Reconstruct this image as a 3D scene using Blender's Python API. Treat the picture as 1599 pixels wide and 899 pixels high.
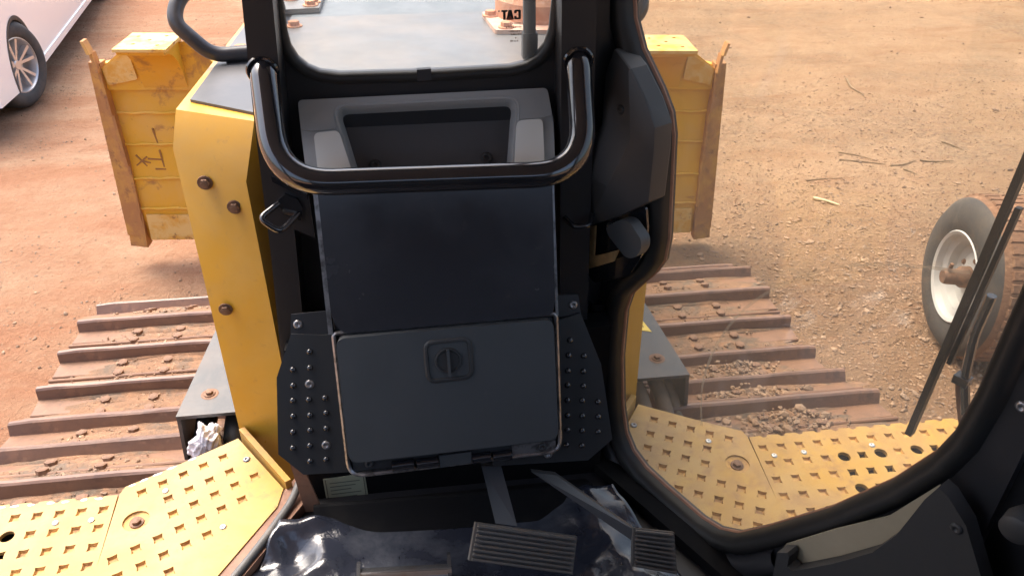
import bpy, bmesh, math, random
import numpy as np
from mathutils import Vector, Matrix
from mathutils.geometry import delaunay_2d_cdt
random.seed(7); rng = np.random.default_rng(11)
for o in list(bpy.data.objects): bpy.data.objects.remove(o, do_unlink=True)
scene = bpy.context.scene
COL = scene.collection
R = math.radians

# ------------------------------------------------------------------ camera
cam = bpy.data.cameras.new('Camera'); camo = bpy.data.objects.new('Camera', cam); COL.objects.link(camo)
cam.sensor_width = 36; cam.lens = 1220 / 1599 * 36; cam.clip_start = .02; cam.clip_end = 1500
camo.location = (-.015, 0, 2.56)
camo.rotation_euler = (R(90 - 32.8), 0, R(-7.2))
scene.camera = camo

# ------------------------------------------------------------------ world, sun, exposure
SUN_EL, SUN_AZ = R(62), R(-40)          # high hazy sun, ahead and to the left
w = bpy.data.worlds.new('World'); scene.world = w; w.use_nodes = True
nt = w.node_tree; bg = nt.nodes['Background']
sky = nt.nodes.new('ShaderNodeTexSky'); sky.sky_type = 'NISHITA'; sky.sun_disc = False
sky.sun_elevation = SUN_EL; sky.sun_rotation = SUN_AZ
sky.air_density = 1.0; sky.dust_density = 7.0; sky.ozone_density = 1.0
nt.links.new(sky.outputs[0], bg.inputs[0]); bg.inputs[1].default_value = .15
sl = bpy.data.lights.new('Sun', 'SUN'); sl.energy = .85; sl.angle = R(35); sl.color = (1, .96, .90)
so = bpy.data.objects.new('Sun', sl); COL.objects.link(so); so.location = (-5, 8, 14)
sd = Vector((math.sin(SUN_AZ) * math.cos(SUN_EL), math.cos(SUN_AZ) * math.cos(SUN_EL), math.sin(SUN_EL)))
so.rotation_euler = (-sd).to_track_quat('-Z', 'Y').to_euler()
scene.view_settings.view_transform = 'Standard'; scene.view_settings.look = 'None'
scene.view_settings.exposure = 1.8; scene.view_settings.gamma = 1
scene.view_settings.use_curve_mapping = False
scene.render.engine = 'CYCLES'
scene.cycles.max_bounces = 8; scene.cycles.transparent_max_bounces = 12

# ------------------------------------------------------------------ materials
def _n(nt, t, **k):
    n = nt.nodes.new(t)
    for a, b in k.items():
        if a in n.inputs.keys() if hasattr(n.inputs, 'keys') else False: n.inputs[a].default_value = b
        else: setattr(n, a, b)
    return n
def noise(nt, co, scale, detail=5, rough=.6, dist=0):
    n = nt.nodes.new('ShaderNodeTexNoise'); n.inputs['Scale'].default_value = scale
    n.inputs['Detail'].default_value = detail; n.inputs['Roughness'].default_value = rough; n.inputs['Distortion'].default_value = dist
    nt.links.new(co, n.inputs['Vector']); return n.outputs['Fac']
def ramp(nt, fac, a, b):
    m = nt.nodes.new('ShaderNodeMapRange'); m.inputs['From Min'].default_value = a; m.inputs['From Max'].default_value = b
    m.clamp = True; nt.links.new(fac, m.inputs['Value']); return m.outputs['Result']
def mix(nt, fac, a, b):
    m = nt.nodes.new('ShaderNodeMix'); m.data_type = 'RGBA'
    if isinstance(fac, (int, float)): m.inputs[0].default_value = fac
    else: nt.links.new(fac, m.inputs[0])
    for s, v in ((6, a), (7, b)):
        if isinstance(v, tuple): m.inputs[s].default_value = (*v[:3], 1)
        else: nt.links.new(v, m.inputs[s])
    return m.outputs[2]
def math_(nt, op, a, b):
    m = nt.nodes.new('ShaderNodeMath'); m.operation = op
    for i, v in enumerate((a, b)):
        if isinstance(v, (int, float)): m.inputs[i].default_value = v
        else: nt.links.new(v, m.inputs[i])
    return m.outputs[0]
def mat(name, base, rough=.5, metal=0, layers=(), bump=None, coat=0, rvar=None, spec=.5, scalevec=None):
    """layers: (colour, scale, lo, hi[, amount]) noise masks laid over the base; bump: (scale, strength, distance)"""
    m = bpy.data.materials.new(name); m.use_nodes = True; nt = m.node_tree; b = nt.nodes['Principled BSDF']
    co = nt.nodes.new('ShaderNodeTexCoord').outputs['Object']
    if scalevec:
        mp = nt.nodes.new('ShaderNodeMapping'); mp.inputs['Scale'].default_value = scalevec
        nt.links.new(co, mp.inputs['Vector']); co = mp.outputs[0]
    c = base
    for i, L in enumerate(layers):
        f = ramp(nt, noise(nt, co, L[1], 6, .65, .3), L[2], L[3])
        if len(L) > 4: f = math_(nt, 'MULTIPLY', f, L[4])
        c = mix(nt, f, c, L[0])
    if isinstance(c, tuple): b.inputs['Base Color'].default_value = (*c[:3], 1)
    else: nt.links.new(c, b.inputs['Base Color'])
    b.inputs['Metallic'].default_value = metal; b.inputs['Specular IOR Level'].default_value = spec
    b.inputs['Coat Weight'].default_value = coat; b.inputs['Coat Roughness'].default_value = .06
    if rvar:
        r = nt.nodes.new('ShaderNodeMapRange'); r.inputs['To Min'].default_value = rvar[1]; r.inputs['To Max'].default_value = rvar[2]
        r.inputs['From Min'].default_value = .3; r.inputs['From Max'].default_value = .7
        nt.links.new(noise(nt, co, rvar[0]), r.inputs['Value']); nt.links.new(r.outputs[0], b.inputs['Roughness'])
    else: b.inputs['Roughness'].default_value = rough
    if bump:
        bn = nt.nodes.new('ShaderNodeBump'); bn.inputs['Strength'].default_value = bump[1]; bn.inputs['Distance'].default_value = bump[2]
        nt.links.new(noise(nt, co, bump[0], 6, .6), bn.inputs['Height']); nt.links.new(bn.outputs[0], b.inputs['Normal'])
    return m
def glass(name, tint, dust, dustcol, gloss=1.0):
    m = bpy.data.materials.new(name); m.use_nodes = True; nt = m.node_tree; nt.nodes.clear()
    out = nt.nodes.new('ShaderNodeOutputMaterial')
    tr = nt.nodes.new('ShaderNodeBsdfTransparent'); tr.inputs[0].default_value = (*tint, 1)
    gl = nt.nodes.new('ShaderNodeBsdfGlossy'); gl.inputs['Roughness'].default_value = .02
    df = nt.nodes.new('ShaderNodeBsdfDiffuse'); df.inputs[0].default_value = (*dustcol, 1)
    tl = nt.nodes.new('ShaderNodeBsdfTranslucent'); tl.inputs[0].default_value = (*dustcol, 1)
    ds = nt.nodes.new('ShaderNodeMixShader'); nt.links.new(df.outputs[0], ds.inputs[1]); nt.links.new(tl.outputs[0], ds.inputs[2])
    co = nt.nodes.new('ShaderNodeTexCoord').outputs['Object']
    d = nt.nodes.new('ShaderNodeMapRange'); d.inputs['From Min'].default_value = .3; d.inputs['From Max'].default_value = .75
    d.inputs['To Min'].default_value = dust * .5; d.inputs['To Max'].default_value = dust * 1.4
    nt.links.new(noise(nt, co, 3.0, 6, .6, .4), d.inputs['Value'])
    m1 = nt.nodes.new('ShaderNodeMixShader'); nt.links.new(d.outputs[0], m1.inputs[0]); nt.links.new(tr.outputs[0], m1.inputs[1]); nt.links.new(ds.outputs[0], m1.inputs[2])
    lw = nt.nodes.new('ShaderNodeLayerWeight'); lw.inputs[0].default_value = .5     # same from both sides of the thin pane
    fr = math_(nt, 'ADD', math_(nt, 'MULTIPLY', math_(nt, 'POWER', lw.outputs['Facing'], 5.0), .8), .035)
    m2 = nt.nodes.new('ShaderNodeMixShader'); nt.links.new(math_(nt, 'MULTIPLY', fr, gloss), m2.inputs[0])
    nt.links.new(m1.outputs[0], m2.inputs[1]); nt.links.new(gl.outputs[0], m2.inputs[2]); nt.links.new(m2.outputs[0], out.inputs[0])
    return m
def ground_mat():
    m = bpy.data.materials.new('dirt_ground'); m.use_nodes = True; nt = m.node_tree; b = nt.nodes['Principled BSDF']
    tc = nt.nodes.new('ShaderNodeTexCoord').outputs['Object']
    mp = nt.nodes.new('ShaderNodeMapping'); mp.inputs['Scale'].default_value = (.35, 1.3, 1); mp.inputs['Rotation'].default_value = (0, 0, R(8)); nt.links.new(tc, mp.inputs['Vector'])
    sx = nt.nodes.new('ShaderNodeSeparateXYZ'); nt.links.new(tc, sx.inputs[0])
    side = ramp(nt, math_(nt, 'ADD', sx.outputs[0], math_(nt, 'MULTIPLY', math_(nt, 'SUBTRACT', noise(nt, tc, .5), .5), 3.0)), -1.5, 2.2)
    c = mix(nt, side, (.355, .178, .102), (.385, .255, .155))                 # redder earth on the left, sandier on the right
    c = mix(nt, math_(nt, 'MULTIPLY', ramp(nt, noise(nt, mp.outputs[0], 1.1, 6, .65, .4), .42, .68), .7), c, (.45, .315, .205))   # compacted wheel bands
    c = mix(nt, math_(nt, 'MULTIPLY', ramp(nt, noise(nt, mp.outputs[0], 2.3, 6, .7, .5), .52, .72), .55), c, (.27, .125, .062))
    g = math_(nt, 'MULTIPLY', ramp(nt, noise(nt, tc, .75, 4, .6, .2), .47, .62), side)
    gr = ramp(nt, noise(nt, tc, 26, 5, .7), .42, .6)
    near = ramp(nt, math_(nt, 'ADD', math_(nt, 'MULTIPLY', math_(nt, 'SUBTRACT', noise(nt, tc, .9), .5), 3.0), sx.outputs[1]), 5.6, 3.6)
    c = mix(nt, math_(nt, 'MULTIPLY', math_(nt, 'MULTIPLY', near, side), .75), c, (.235, .145, .09))
    c = mix(nt, math_(nt, 'MULTIPLY', math_(nt, 'MULTIPLY', g, gr), .6), c, (.20, .155, .115))                              # grey gravel
    c = mix(nt, math_(nt, 'MULTIPLY', ramp(nt, noise(nt, tc, 7, 9, .8), .46, .7), .42), c, (.27, .13, .07))
    c = mix(nt, math_(nt, 'MULTIPLY', ramp(nt, noise(nt, tc, 33, 6, .8), .52, .68), .35), c, (.23, .115, .06))
    c = mix(nt, math_(nt, 'MULTIPLY', ramp(nt, noise(nt, tc, 3.1, 8, .75), .5, .72), .40), c, (.44, .285, .18))
    c = mix(nt, math_(nt, 'MULTIPLY', ramp(nt, noise(nt, tc, 60, 4, .7), .60, .74), .45), c, (.56, .40, .26))
    nt.links.new(c, b.inputs['Base Color']); b.inputs['Roughness'].default_value = .95; b.inputs['Specular IOR Level'].default_value = .15
    h = math_(nt, 'ADD', noise(nt, tc, 18, 8, .7), math_(nt, 'MULTIPLY', noise(nt, tc, 90, 4, .7), .35))
    bn = nt.nodes.new('ShaderNodeBump'); bn.inputs['Strength'].default_value = 1.0; bn.inputs['Distance'].default_value = .05
    nt.links.new(h, bn.inputs['Height']); nt.links.new(bn.outputs[0], b.inputs['Normal'])
    return m
M = {}
M['ground'] = ground_mat()
M['pebble'] = mat('pebble', (.29, .185, .115), .9, layers=[((.42, .29, .19), 9, .48, .7), ((.21, .15, .11), 5, .45, .65)])
M['yellow'] = mat('yellow_paint', (.57, .292, .016), .36, layers=[((.56, .36, .10), 3, .42, .75, .6), ((.48, .27, .055), 8, .5, .75, .5), ((.34, .19, .055), 34, .60, .74, .45)], rvar=(9, .26, .5), coat=.15, bump=(120, .05, .002))
M['blade'] = mat('blade_paint', (.64, .35, .025), .5, layers=[((.60, .36, .10), 3.5, .45, .7, .7), ((.30, .14, .05), 7, .58, .68, .75), ((.17, .08, .04), 22, .64, .72, .8)], bump=(40, .15, .004))
M['bladepale'] = mat('blade_worn', (.66, .45, .16), .6, layers=[((.62, .33, .05), 9, .45, .6), ((.26, .12, .05), 14, .58, .66, .9)], bump=(40, .15, .004))
M['bladerust'] = mat('blade_rust', (.36, .17, .06), .75, layers=[((.52, .28, .06), 6, .45, .62, .8), ((.20, .09, .045), 17, .55, .68, .8)], bump=(60, .3, .004))
M['plate'] = mat('step_plate_paint', (.47, .265, .042), .55, layers=[((.43, .285, .115), 4, .38, .64, .8), ((.33, .185, .065), 9, .44, .70, .7), ((.27, .14, .055), 24, .54, .70, .6), ((.20, .10, .045), 60, .62, .72, .6)], bump=(70, .12, .002))
M['chip'] = mat('bare_primer', (.72, .70, .66), .6)
M['platedirt'] = mat('step_socket_dirt', (.46, .28, .12), .8, layers=[((.60, .36, .12), 30, .4, .6), ((.20, .10, .05), 45, .5, .65, .8)])
M['track'] = mat('track_steel', (.17, .092, .058), .6, layers=[((.25, .14, .085), 3, .4, .62, .85), ((.12, .07, .05), 9, .50, .7, .75), ((.30, .17, .095), 25, .58, .72, .6), ((.09, .06, .05), 60, .58, .7, .5)], bump=(45, .25, .004), spec=.4)
M['grouser'] = mat('grouser_steel', (.145, .083, .060), .45, layers=[((.22, .12, .075), 5, .42, .62, .75), ((.09, .055, .045), 18, .52, .7, .7), ((.28, .17, .11), 45, .60, .72, .6)], bump=(60, .2, .003), spec=.6)
M['mud'] = mat('track_mud', (.20, .115, .068), .95, layers=[((.13, .095, .07), 7, .45, .6), ((.27, .15, .085), 22, .5, .66)], bump=(60, .6, .01))
M['rust'] = mat('rusty_bolt', (.22, .13, .085), .7, metal=.3, layers=[((.16, .09, .06), 60, .45, .6)], bump=(150, .3, .002))
M['tbolt'] = mat('muddy_bolt', (.17, .095, .06), .75, layers=[((.24, .14, .085), 40, .45, .65)], bump=(90, .4, .004))
M['orust'] = mat('orange_rust', (.56, .26, .13), .75, layers=[((.42, .16, .07), 14, .45, .65), ((.66, .40, .26), 30, .5, .7, .7)], bump=(80, .3, .003))
M['palerust'] = mat('pale_rust', (.62, .40, .29), .7, layers=[((.52, .27, .16), 14, .5, .7)], bump=(80, .3, .003))
M['zinc'] = mat('zinc_screw', (.62, .62, .60), .35, metal=.9)
M['black'] = mat('black_gloss_paint', (.012, .013, .017), .16, coat=1.0, layers=[((.028, .026, .026), 6, .5, .8, .6)])
M['dustyblack'] = mat('dusty_black_paint', (.03, .03, .034), .3, layers=[((.14, .125, .11), 7, .45, .75, .6)])
M['frame'] = mat('black_cab_paint', (.027, .027, .030), .36, layers=[((.03, .028, .027), 5, .48, .75, .6)], bump=(300, .05, .001))
M['cover'] = mat('charcoal_cover_plastic', (.055, .055, .057), .5, bump=(500, .25, .001))
M['trim'] = mat('black_trim_plastic', (.034, .034, .035), .55, bump=(500, .25, .001), layers=[((.04, .038, .036), 8, .5, .75, .6)])
M['rubber'] = mat('black_rubber', (.014, .014, .014), .5, layers=[((.036, .032, .028), 9, .5, .75, .5)])
M['lid'] = mat('dark_lid', (.028, .029, .035), .17, rvar=(6, .12, .30), coat=.15, layers=[((.050, .050, .056), 5, .48, .8, .5), ((.06, .057, .055), 38, .62, .75, .35)])
M['boxdoor'] = mat('satin_box_door', (.060, .065, .069), .42, bump=(700, .1, .0006), rvar=(7, .32, .52), layers=[((.075, .078, .08), 4, .46, .78, .5), ((.09, .088, .085), 45, .62, .76, .4)])
M['edge'] = mat('bare_worn_edge', (.30, .295, .30), .34, metal=.7, layers=[((.10, .095, .095), 40, .45, .65)])
M['footplate'] = mat('foot_rest_paint', (.036, .038, .041), .3, layers=[((.04, .038, .036), 12, .52, .75, .6)], bump=(300, .05, .001))
M['tray'] = mat('grey_tray_plastic', (.33, .345, .35), .6, bump=(600, .2, .001))
M['trayin'] = mat('dark_tray_liner', (.06, .06, .064), .6, bump=(600, .2, .001))
M['pad'] = mat('pale_grey_pad', (.74, .75, .71), .6, bump=(500, .15, .001))
M['fender'] = mat('grey_fender_paint', (.045, .05, .056), .42, layers=[((.13, .105, .085), 5, .45, .75, .6), ((.09, .09, .09), 17, .5, .7, .5)], bump=(90, .08, .002))
M['hoodtop'] = mat('dusty_hood', (.06, .063, .07), .38, layers=[((.14, .13, .12), 3.2, .38, .7, .85), ((.08, .08, .085), 9, .55, .7, .5)], bump=(60, .06, .002))
M['hoodmid'] = mat('pale_dusty_hood', (.12, .125, .125), .38, rvar=(5, .28, .55), layers=[((.22, .185, .15), 2.6, .42, .66, .8), ((.10, .11, .12), 6, .52, .7, .5)], bump=(60, .05, .002))
M['hoodfar'] = mat('far_hood', (.10, .125, .135), .5, layers=[((.15, .17, .18), 9, .4, .65), ((.07, .085, .095), 40, .5, .7, .5)], bump=(120, .1, .003))
M['sill'] = mat('rust_brown_sill', (.22, .105, .065), .6, layers=[((.30, .16, .10), 7, .45, .65), ((.12, .07, .05), 20, .55, .7, .6)], bump=(60, .15, .003))
M['seal'] = mat('grey_rubber_seal', (.10, .10, .10), .55, layers=[((.17, .15, .13), 12, .45, .7)])
M['kick'] = mat('kick_plate_paint', (.006, .006, .007), .8, layers=[((.014, .013, .012), 7, .5, .75)], spec=.1)
M['floor'] = mat('cab_floor_paint', (.012, .012, .015), .5)
M['film'] = mat('glossy_plastic_sheet', (.020, .023, .034), .08, rvar=(4, .06, .16), bump=(24, .5, .008), coat=.8, layers=[((.13, .14, .16), 5, .48, .75, .55)])
M['pedal'] = mat('pedal_rubber', (.11, .105, .10), .36, layers=[((.16, .12, .09), 22, .50, .70, .8)], bump=(200, .1, .001), scalevec=(1, 3, 3))
M['arm'] = mat('pedal_arm_paint', (.055, .056, .06), .42)
M['steelbar'] = mat('shiny_bar', (.42, .42, .44), .12, metal=.9, layers=[((.30, .19, .13), 12, .56, .7, .7)])
M['sticker'] = mat('olive_sticker', (.34, .35, .25), .5)
M['stickerline'] = mat('sticker_print', (.10, .105, .08), .6)
M['label'] = mat('yellow_label', (.72, .55, .08), .5)
M['labelink'] = mat('label_ink', (.03, .03, .03), .5)
M['tan'] = mat('tan_bracket', (.36, .24, .11), .5, layers=[((.22, .14, .07), 25, .5, .7)])
M['pocket'] = mat('olive_grey_pocket', (.30, .26, .18), .5, layers=[((.36, .31, .22), 6, .4, .7)], bump=(400, .1, .001))
M['hose'] = mat('dusty_hose', (.20, .165, .125), .8, layers=[((.30, .22, .15), 20, .45, .65)], bump=(120, .3, .002))
M['rag'] = mat('white_rag', (.82, .80, .84), .9, layers=[((.62, .58, .64), 30, .5, .7, .7)], bump=(90, .5, .01))
M['windscreen'] = glass('windscreen_glass', (.95, .96, .96), .10, (.80, .80, .78))
M['doorglass'] = glass('door_glass', (.92, .90, .84), .075, (.70, .62, .50))
M['smear'] = glass('dusty_smear', (.95, .93, .88), .34, (.72, .62, .48), .3)
M['ink'] = mat('black_print', (.012, .012, .012), .5)
M['inkred'] = mat('red_print', (.20, .05, .03), .5)
M['inkgrey'] = mat('faint_print', (.12, .06, .035), .6)
M['mark'] = mat('brown_paint_mark', (.27, .125, .035), .7, layers=[((.30, .15, .04), 50, .5, .65, .7)])
M['carwhite'] = mat('white_car_paint', (.78, .81, .83), .25, coat=.8)
M['carglass'] = mat('dark_car_glass', (.02, .022, .025), .06)
M['carblack'] = mat('car_black_plastic', (.03, .03, .03), .6)
M['alloy'] = mat('silver_alloy', (.62, .62, .62), .3, metal=.75)
M['tyre'] = mat('dusty_tyre', (.042, .042, .042), .8, layers=[((.10, .082, .066), 6, .45, .7, .7)], bump=(150, .2, .002))
M['tyretread'] = mat('earth_caked_tread', (.20, .105, .06), .95, layers=[((.17, .10, .062), 9, .45, .65), ((.33, .20, .12), 24, .55, .7)], bump=(45, .7, .012))
M['rim'] = mat('pale_rim', (.46, .47, .47), .5, layers=[((.48, .40, .31), 8, .52, .72, .6)])
M['axle'] = mat('rusty_axle', (.13, .075, .05), .8, layers=[((.20, .11, .065), 30, .45, .65)], bump=(120, .3, .003))
M['twig'] = mat('dry_twig', (.26, .185, .11), .9, layers=[((.15, .10, .06), 40, .45, .65)])
M['palewood'] = mat('pale_wood', (.70, .58, .36), .8, layers=[((.55, .42, .24), 40, .45, .65)])
M['tape'] = mat('black_tape', (.03, .03, .035), .5)
M['headliner'] = mat('grey_headliner', (.32, .32, .32), .9)

# ------------------------------------------------------------------ mesh helpers
def mk(name, bm, mats, parent=None, smooth=False, bevel=0, segs=2, **props):
    if bevel:
        bmesh.ops.bevel(bm, geom=[e for e in bm.edges if len(e.link_faces) == 2 and e.calc_face_angle(0) > .5], offset=bevel, segments=segs, affect='EDGES', profile=.6)
    bmesh.ops.recalc_face_normals(bm, faces=bm.faces)
    me = bpy.data.meshes.new(name); bm.to_mesh(me); bm.free()
    return mko(name, me, mats, parent, smooth, **props)
def mko(name, me, mats, parent=None, smooth=False, **props):
    for m in (mats if isinstance(mats, (list, tuple)) else [mats]): me.materials.append(M[m])
    if smooth:
        me.polygons.foreach_set('use_smooth', [True] * len(me.polygons))
        if smooth != 'all':
            bm = bmesh.new(); bm.from_mesh(me)
            for e in bm.edges:
                e.smooth = not (len(e.link_faces) == 2 and e.calc_face_angle(0) > R(smooth if smooth is not True else 40))
            bm.to_mesh(me); bm.free()
    o = bpy.data.objects.new(name, me); COL.objects.link(o)
    if parent: o.parent = parent
    for k, v in props.items(): o[k] = v
    return o
def inst(name, me, loc, parent, rot=None, scale=None, **props):
    o = bpy.data.objects.new(name, me); COL.objects.link(o); o.parent = parent; o.location = loc
    if rot is not None: o.rotation_euler = rot
    if scale: o.scale = scale
    for k, v in props.items(): o[k] = v
    return o
def tag(o, label, cat, group=None):
    o['label'] = label; o['category'] = cat
    if group: o['group'] = group
    return o
def empty(name, loc=(0, 0, 0), rz=0):
    o = bpy.data.objects.new(name, None); COL.objects.link(o); o.location = loc; o.rotation_euler = (0, 0, rz); return o
def box(bm, a, b, mi=0, mtx=None):
    vs = [bm.verts.new((x, y, z)) for x in (a[0], b[0]) for y in (a[1], b[1]) for z in (a[2], b[2])]
    if mtx: bmesh.ops.transform(bm, matrix=mtx, verts=vs)
    for f in ((0, 1, 3, 2), (4, 6, 7, 5), (0, 4, 5, 1), (2, 3, 7, 6), (0, 2, 6, 4), (1, 5, 7, 3)):
        bm.faces.new([vs[i] for i in f]).material_index = mi
    return vs
def hexa(bm, p, mi=0):          # eight corners: bottom four, top four
    vs = [bm.verts.new(q) for q in p]
    for f in ((3, 2, 1, 0), (4, 5, 6, 7), (0, 1, 5, 4), (1, 2, 6, 5), (2, 3, 7, 6), (3, 0, 4, 7)):
        bm.faces.new([vs[i] for i in f]).material_index = mi
    return vs
class Frame:
    def __init__(s, o, u, v, n): s.o, s.u, s.v, s.n = map(Vector, (o, u, v, n))
    def __call__(s, a, b, c=0): return s.o + s.u * a + s.v * b + s.n * c
    def mtx(s, a, b, c=0):
        p = s(a, b, c); m = Matrix((s.u, s.v, s.n)).transposed().to_4x4(); m.translation = p; return m
def prism(bm, poly, fr, c0, c1, mi=0):
    lo = [bm.verts.new(fr(x, y, c0)) for x, y in poly]; hi = [bm.verts.new(fr(x, y, c1)) for x, y in poly]
    n = len(poly)
    bm.faces.new(lo[::-1]).material_index = mi; bm.faces.new(hi).material_index = mi
    for i in range(n): bm.faces.new([lo[i], lo[(i + 1) % n], hi[(i + 1) % n], hi[i]]).material_index = mi
def roundpoly(pts, r, k=5):
    out = []; n = len(pts)
    for i in range(n):
        p = Vector(pts[i]).to_2d() if len(pts[i]) == 3 else Vector(pts[i]); a = Vector(pts[i - 1]); b = Vector(pts[(i + 1) % n])
        rr = r[i] if isinstance(r, (list, tuple)) else r
        d1 = (a - p); d2 = (b - p); t = min(rr, d1.length * .48, d2.length * .48)
        p1 = p + d1.normalized() * t; p2 = p + d2.normalized() * t
        for j in range(k + 1):
            q = j / k; out.append(tuple(p1 * (1 - q) ** 2 + p * 2 * q * (1 - q) + p2 * q * q))
    return out
def smoothpath(pts, r, k=6):
    pts = [Vector(p) for p in pts]; out = [pts[0]]
    for i in range(1, len(pts) - 1):
        p = pts[i]; d1 = pts[i - 1] - p; d2 = pts[i + 1] - p; t = min(r, d1.length * .49, d2.length * .49)
        p1 = p + d1.normalized() * t; p2 = p + d2.normalized() * t
        for j in range(k + 1):
            q = j / k; out.append(p1 * (1 - q) ** 2 + p * 2 * q * (1 - q) + p2 * q * q)
    out.append(pts[-1]); return out
def tube(bm, path, rad, seg=12, closed=False, mi=0, prof=None):
    path = [Vector(p) for p in path]; n = len(path); rings = []
    up = None
    for i, p in enumerate(path):
        if closed: t = (path[(i + 1) % n] - path[i - 1]).normalized()
        else: t = (path[min(i + 1, n - 1)] - path[max(i - 1, 0)]).normalized()
        if up is None:
            up = t.orthogonal().normalized()
        up = (up - t * up.dot(t)); up = up.normalized() if up.length > 1e-6 else t.orthogonal().normalized()
        s = t.cross(up); rr = rad(i / (n - 1)) if callable(rad) else rad
        rings.append([bm.verts.new(p + (up * math.cos(a) + s * math.sin(a)) * rr) for a in (2 * math.pi * j / seg for j in range(seg))])
    for i in range(n if closed else n - 1):
        a, b = rings[i], rings[(i + 1) % n]
        for j in range(seg): bm.faces.new([a[j], a[(j + 1) % seg], b[(j + 1) % seg], b[j]]).material_index = mi
    if not closed:
        bm.faces.new(rings[0][::-1]).material_index = mi; bm.faces.new(rings[-1]).material_index = mi
def sweep(bm, loop, fr, prof, mi=0):     # closed 2D loop in frame fr; prof = [(outward offset, height along n)], open profile
    n = len(loop); L = [Vector(p) for p in loop]; rings = []
    area = sum(L[i].x * L[(i + 1) % n].y - L[(i + 1) % n].x * L[i].y for i in range(n)); sg = 1 if area > 0 else -1
    for i in range(n):
        e1 = (L[i] - L[i - 1]).normalized(); e2 = (L[(i + 1) % n] - L[i]).normalized()
        n1 = Vector((e1.y, -e1.x)) * sg; n2 = Vector((e2.y, -e2.x)) * sg
        m = (n1 + n2); m = m / max(m.length_squared / 2, .35)
        rings.append([bm.verts.new(fr(*(L[i] + m * o), h)) for o, h in prof])
    for i in range(n):
        a, b = rings[i], rings[(i + 1) % n]
        for j in range(len(prof) - 1): bm.faces.new([a[j], a[j + 1], b[j + 1], b[j]]).material_index = mi
def lathe(bm, prof, fr, seg=32, mi=0, a0=0, a1=2 * math.pi):   # prof (radius, height along frame n)
    full = abs(a1 - a0 - 2 * math.pi) < 1e-6; k = seg if full else seg + 1; rings = []
    for i in range(k):
        a = a0 + (a1 - a0) * i / seg
        rings.append([bm.verts.new(fr(r * math.cos(a), r * math.sin(a), h)) for r, h in prof])
    for i in range(seg):
        a, b = rings[i], rings[(i + 1) % k]
        for j in range(len(prof) - 1):
            try: bm.faces.new([a[j], a[j + 1], b[j + 1], b[j]]).material_index = mi
            except ValueError: pass
def inside(p, poly):
    c = False; x, y = p
    for i in range(len(poly)):
        (x0, y0), (x1, y1) = poly[i - 1], poly[i]
        if (y0 > y) != (y1 > y) and x < (x1 - x0) * (y - y0) / (y1 - y0) + x0: c = not c
    return c
def panel_holes(bm, outer, holes, fr, c0, c1, mi=0):           # plate with open holes
    co = []; edges = []; bbs = []
    for loop in [outer] + list(holes):
        s = len(co); n = len(loop); co += [Vector(p) for p in loop]; edges += [(s + i, s + (i + 1) % n) for i in range(n)]
        xs = [p[0] for p in loop]; ys = [p[1] for p in loop]; bbs.append((min(xs), max(xs), min(ys), max(ys)))
    vo, eo, fo, ov, oe, of = delaunay_2d_cdt(co, edges, [], 0, 1e-7)
    top = [bm.verts.new(fr(v.x, v.y, c1)) for v in vo]; bot = [bm.verts.new(fr(v.x, v.y, c0)) for v in vo]
    cnt = {}
    for f in fo:
        c = (sum(vo[i].x for i in f) / len(f), sum(vo[i].y for i in f) / len(f))
        if not inside(c, outer): continue
        if any(q[0] < c[0] < q[1] and q[2] < c[1] < q[3] and inside(c, h) for h, q in zip(holes, bbs[1:])): continue
        bm.faces.new([top[i] for i in f]).material_index = mi; bm.faces.new([bot[i] for i in f[::-1]]).material_index = mi
        for a, b in zip(f, list(f[1:]) + list(f[:1])): cnt[(a, b)] = 1
    for a, b in cnt:
        if (b, a) not in cnt: bm.faces.new([top[b], top[a], bot[a], bot[b]]).material_index = mi
def me_from(bm, name, mats, smooth=False):
    bmesh.ops.recalc_face_normals(bm, faces=bm.faces)
    me = bpy.data.meshes.new(name); bm.to_mesh(me); bm.free()
    for m in mats: me.materials.append(M[m])
    if smooth: me.polygons.foreach_set('use_smooth', [True] * len(me.polygons))
    return me
FZ = Frame((0, 0, 0), (1, 0, 0), (0, 1, 0), (0, 0, 1))
def bolt_mesh(r, m, washer=True, h=None):                       # hex head on a washer, axis +Z
    bm = bmesh.new(); h = h or r * .75
    if washer: lathe(bm, [(0, r * .22), (r * 1.45, r * .22), (r * 1.5, r * .15), (r * 1.5, -.001)], FZ, 14)
    z0 = r * .2 if washer else 0
    prism(bm, [(r * math.cos(a), r * math.sin(a)) for a in (math.pi / 3 * i for i in range(6))], FZ, z0, z0 + h)
    lathe(bm, [(0, z0 + h * 1.12), (r * .6, z0 + h * 1.1), (r * .8, z0 + h * .98)], FZ, 12)
    return me_from(bm, 'bolt', [m])
def screw_mesh(r, m):                                          # button head with a socket
    bm = bmesh.new(); lathe(bm, [(0, r * .12), (r * .34, r * .12), (r * .40, r * .42), (r * .75, r * .36), (r, r * .1), (r, -.001)], FZ, 14)
    return me_from(bm, 'screw', [m], True)
BOLT = bolt_mesh(.0115, 'rust'); TBOLT = bolt_mesh(.0175, 'tbolt', False, .016); OBOLT = bolt_mesh(.0165, 'orust'); BBOLT = bolt_mesh(.011, 'rust')
ZSCREW = screw_mesh(.0085, 'zinc'); BSCREW = screw_mesh(.010, 'edge'); DSCREW = screw_mesh(.010, 'trim')
def on(fr, a, b, c=0): return fr.mtx(a, b, c)
def put(name, me, mtx, parent, **k):
    o = inst(name, me, (0, 0, 0), parent, **k); o.matrix_local = mtx; return o

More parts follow.
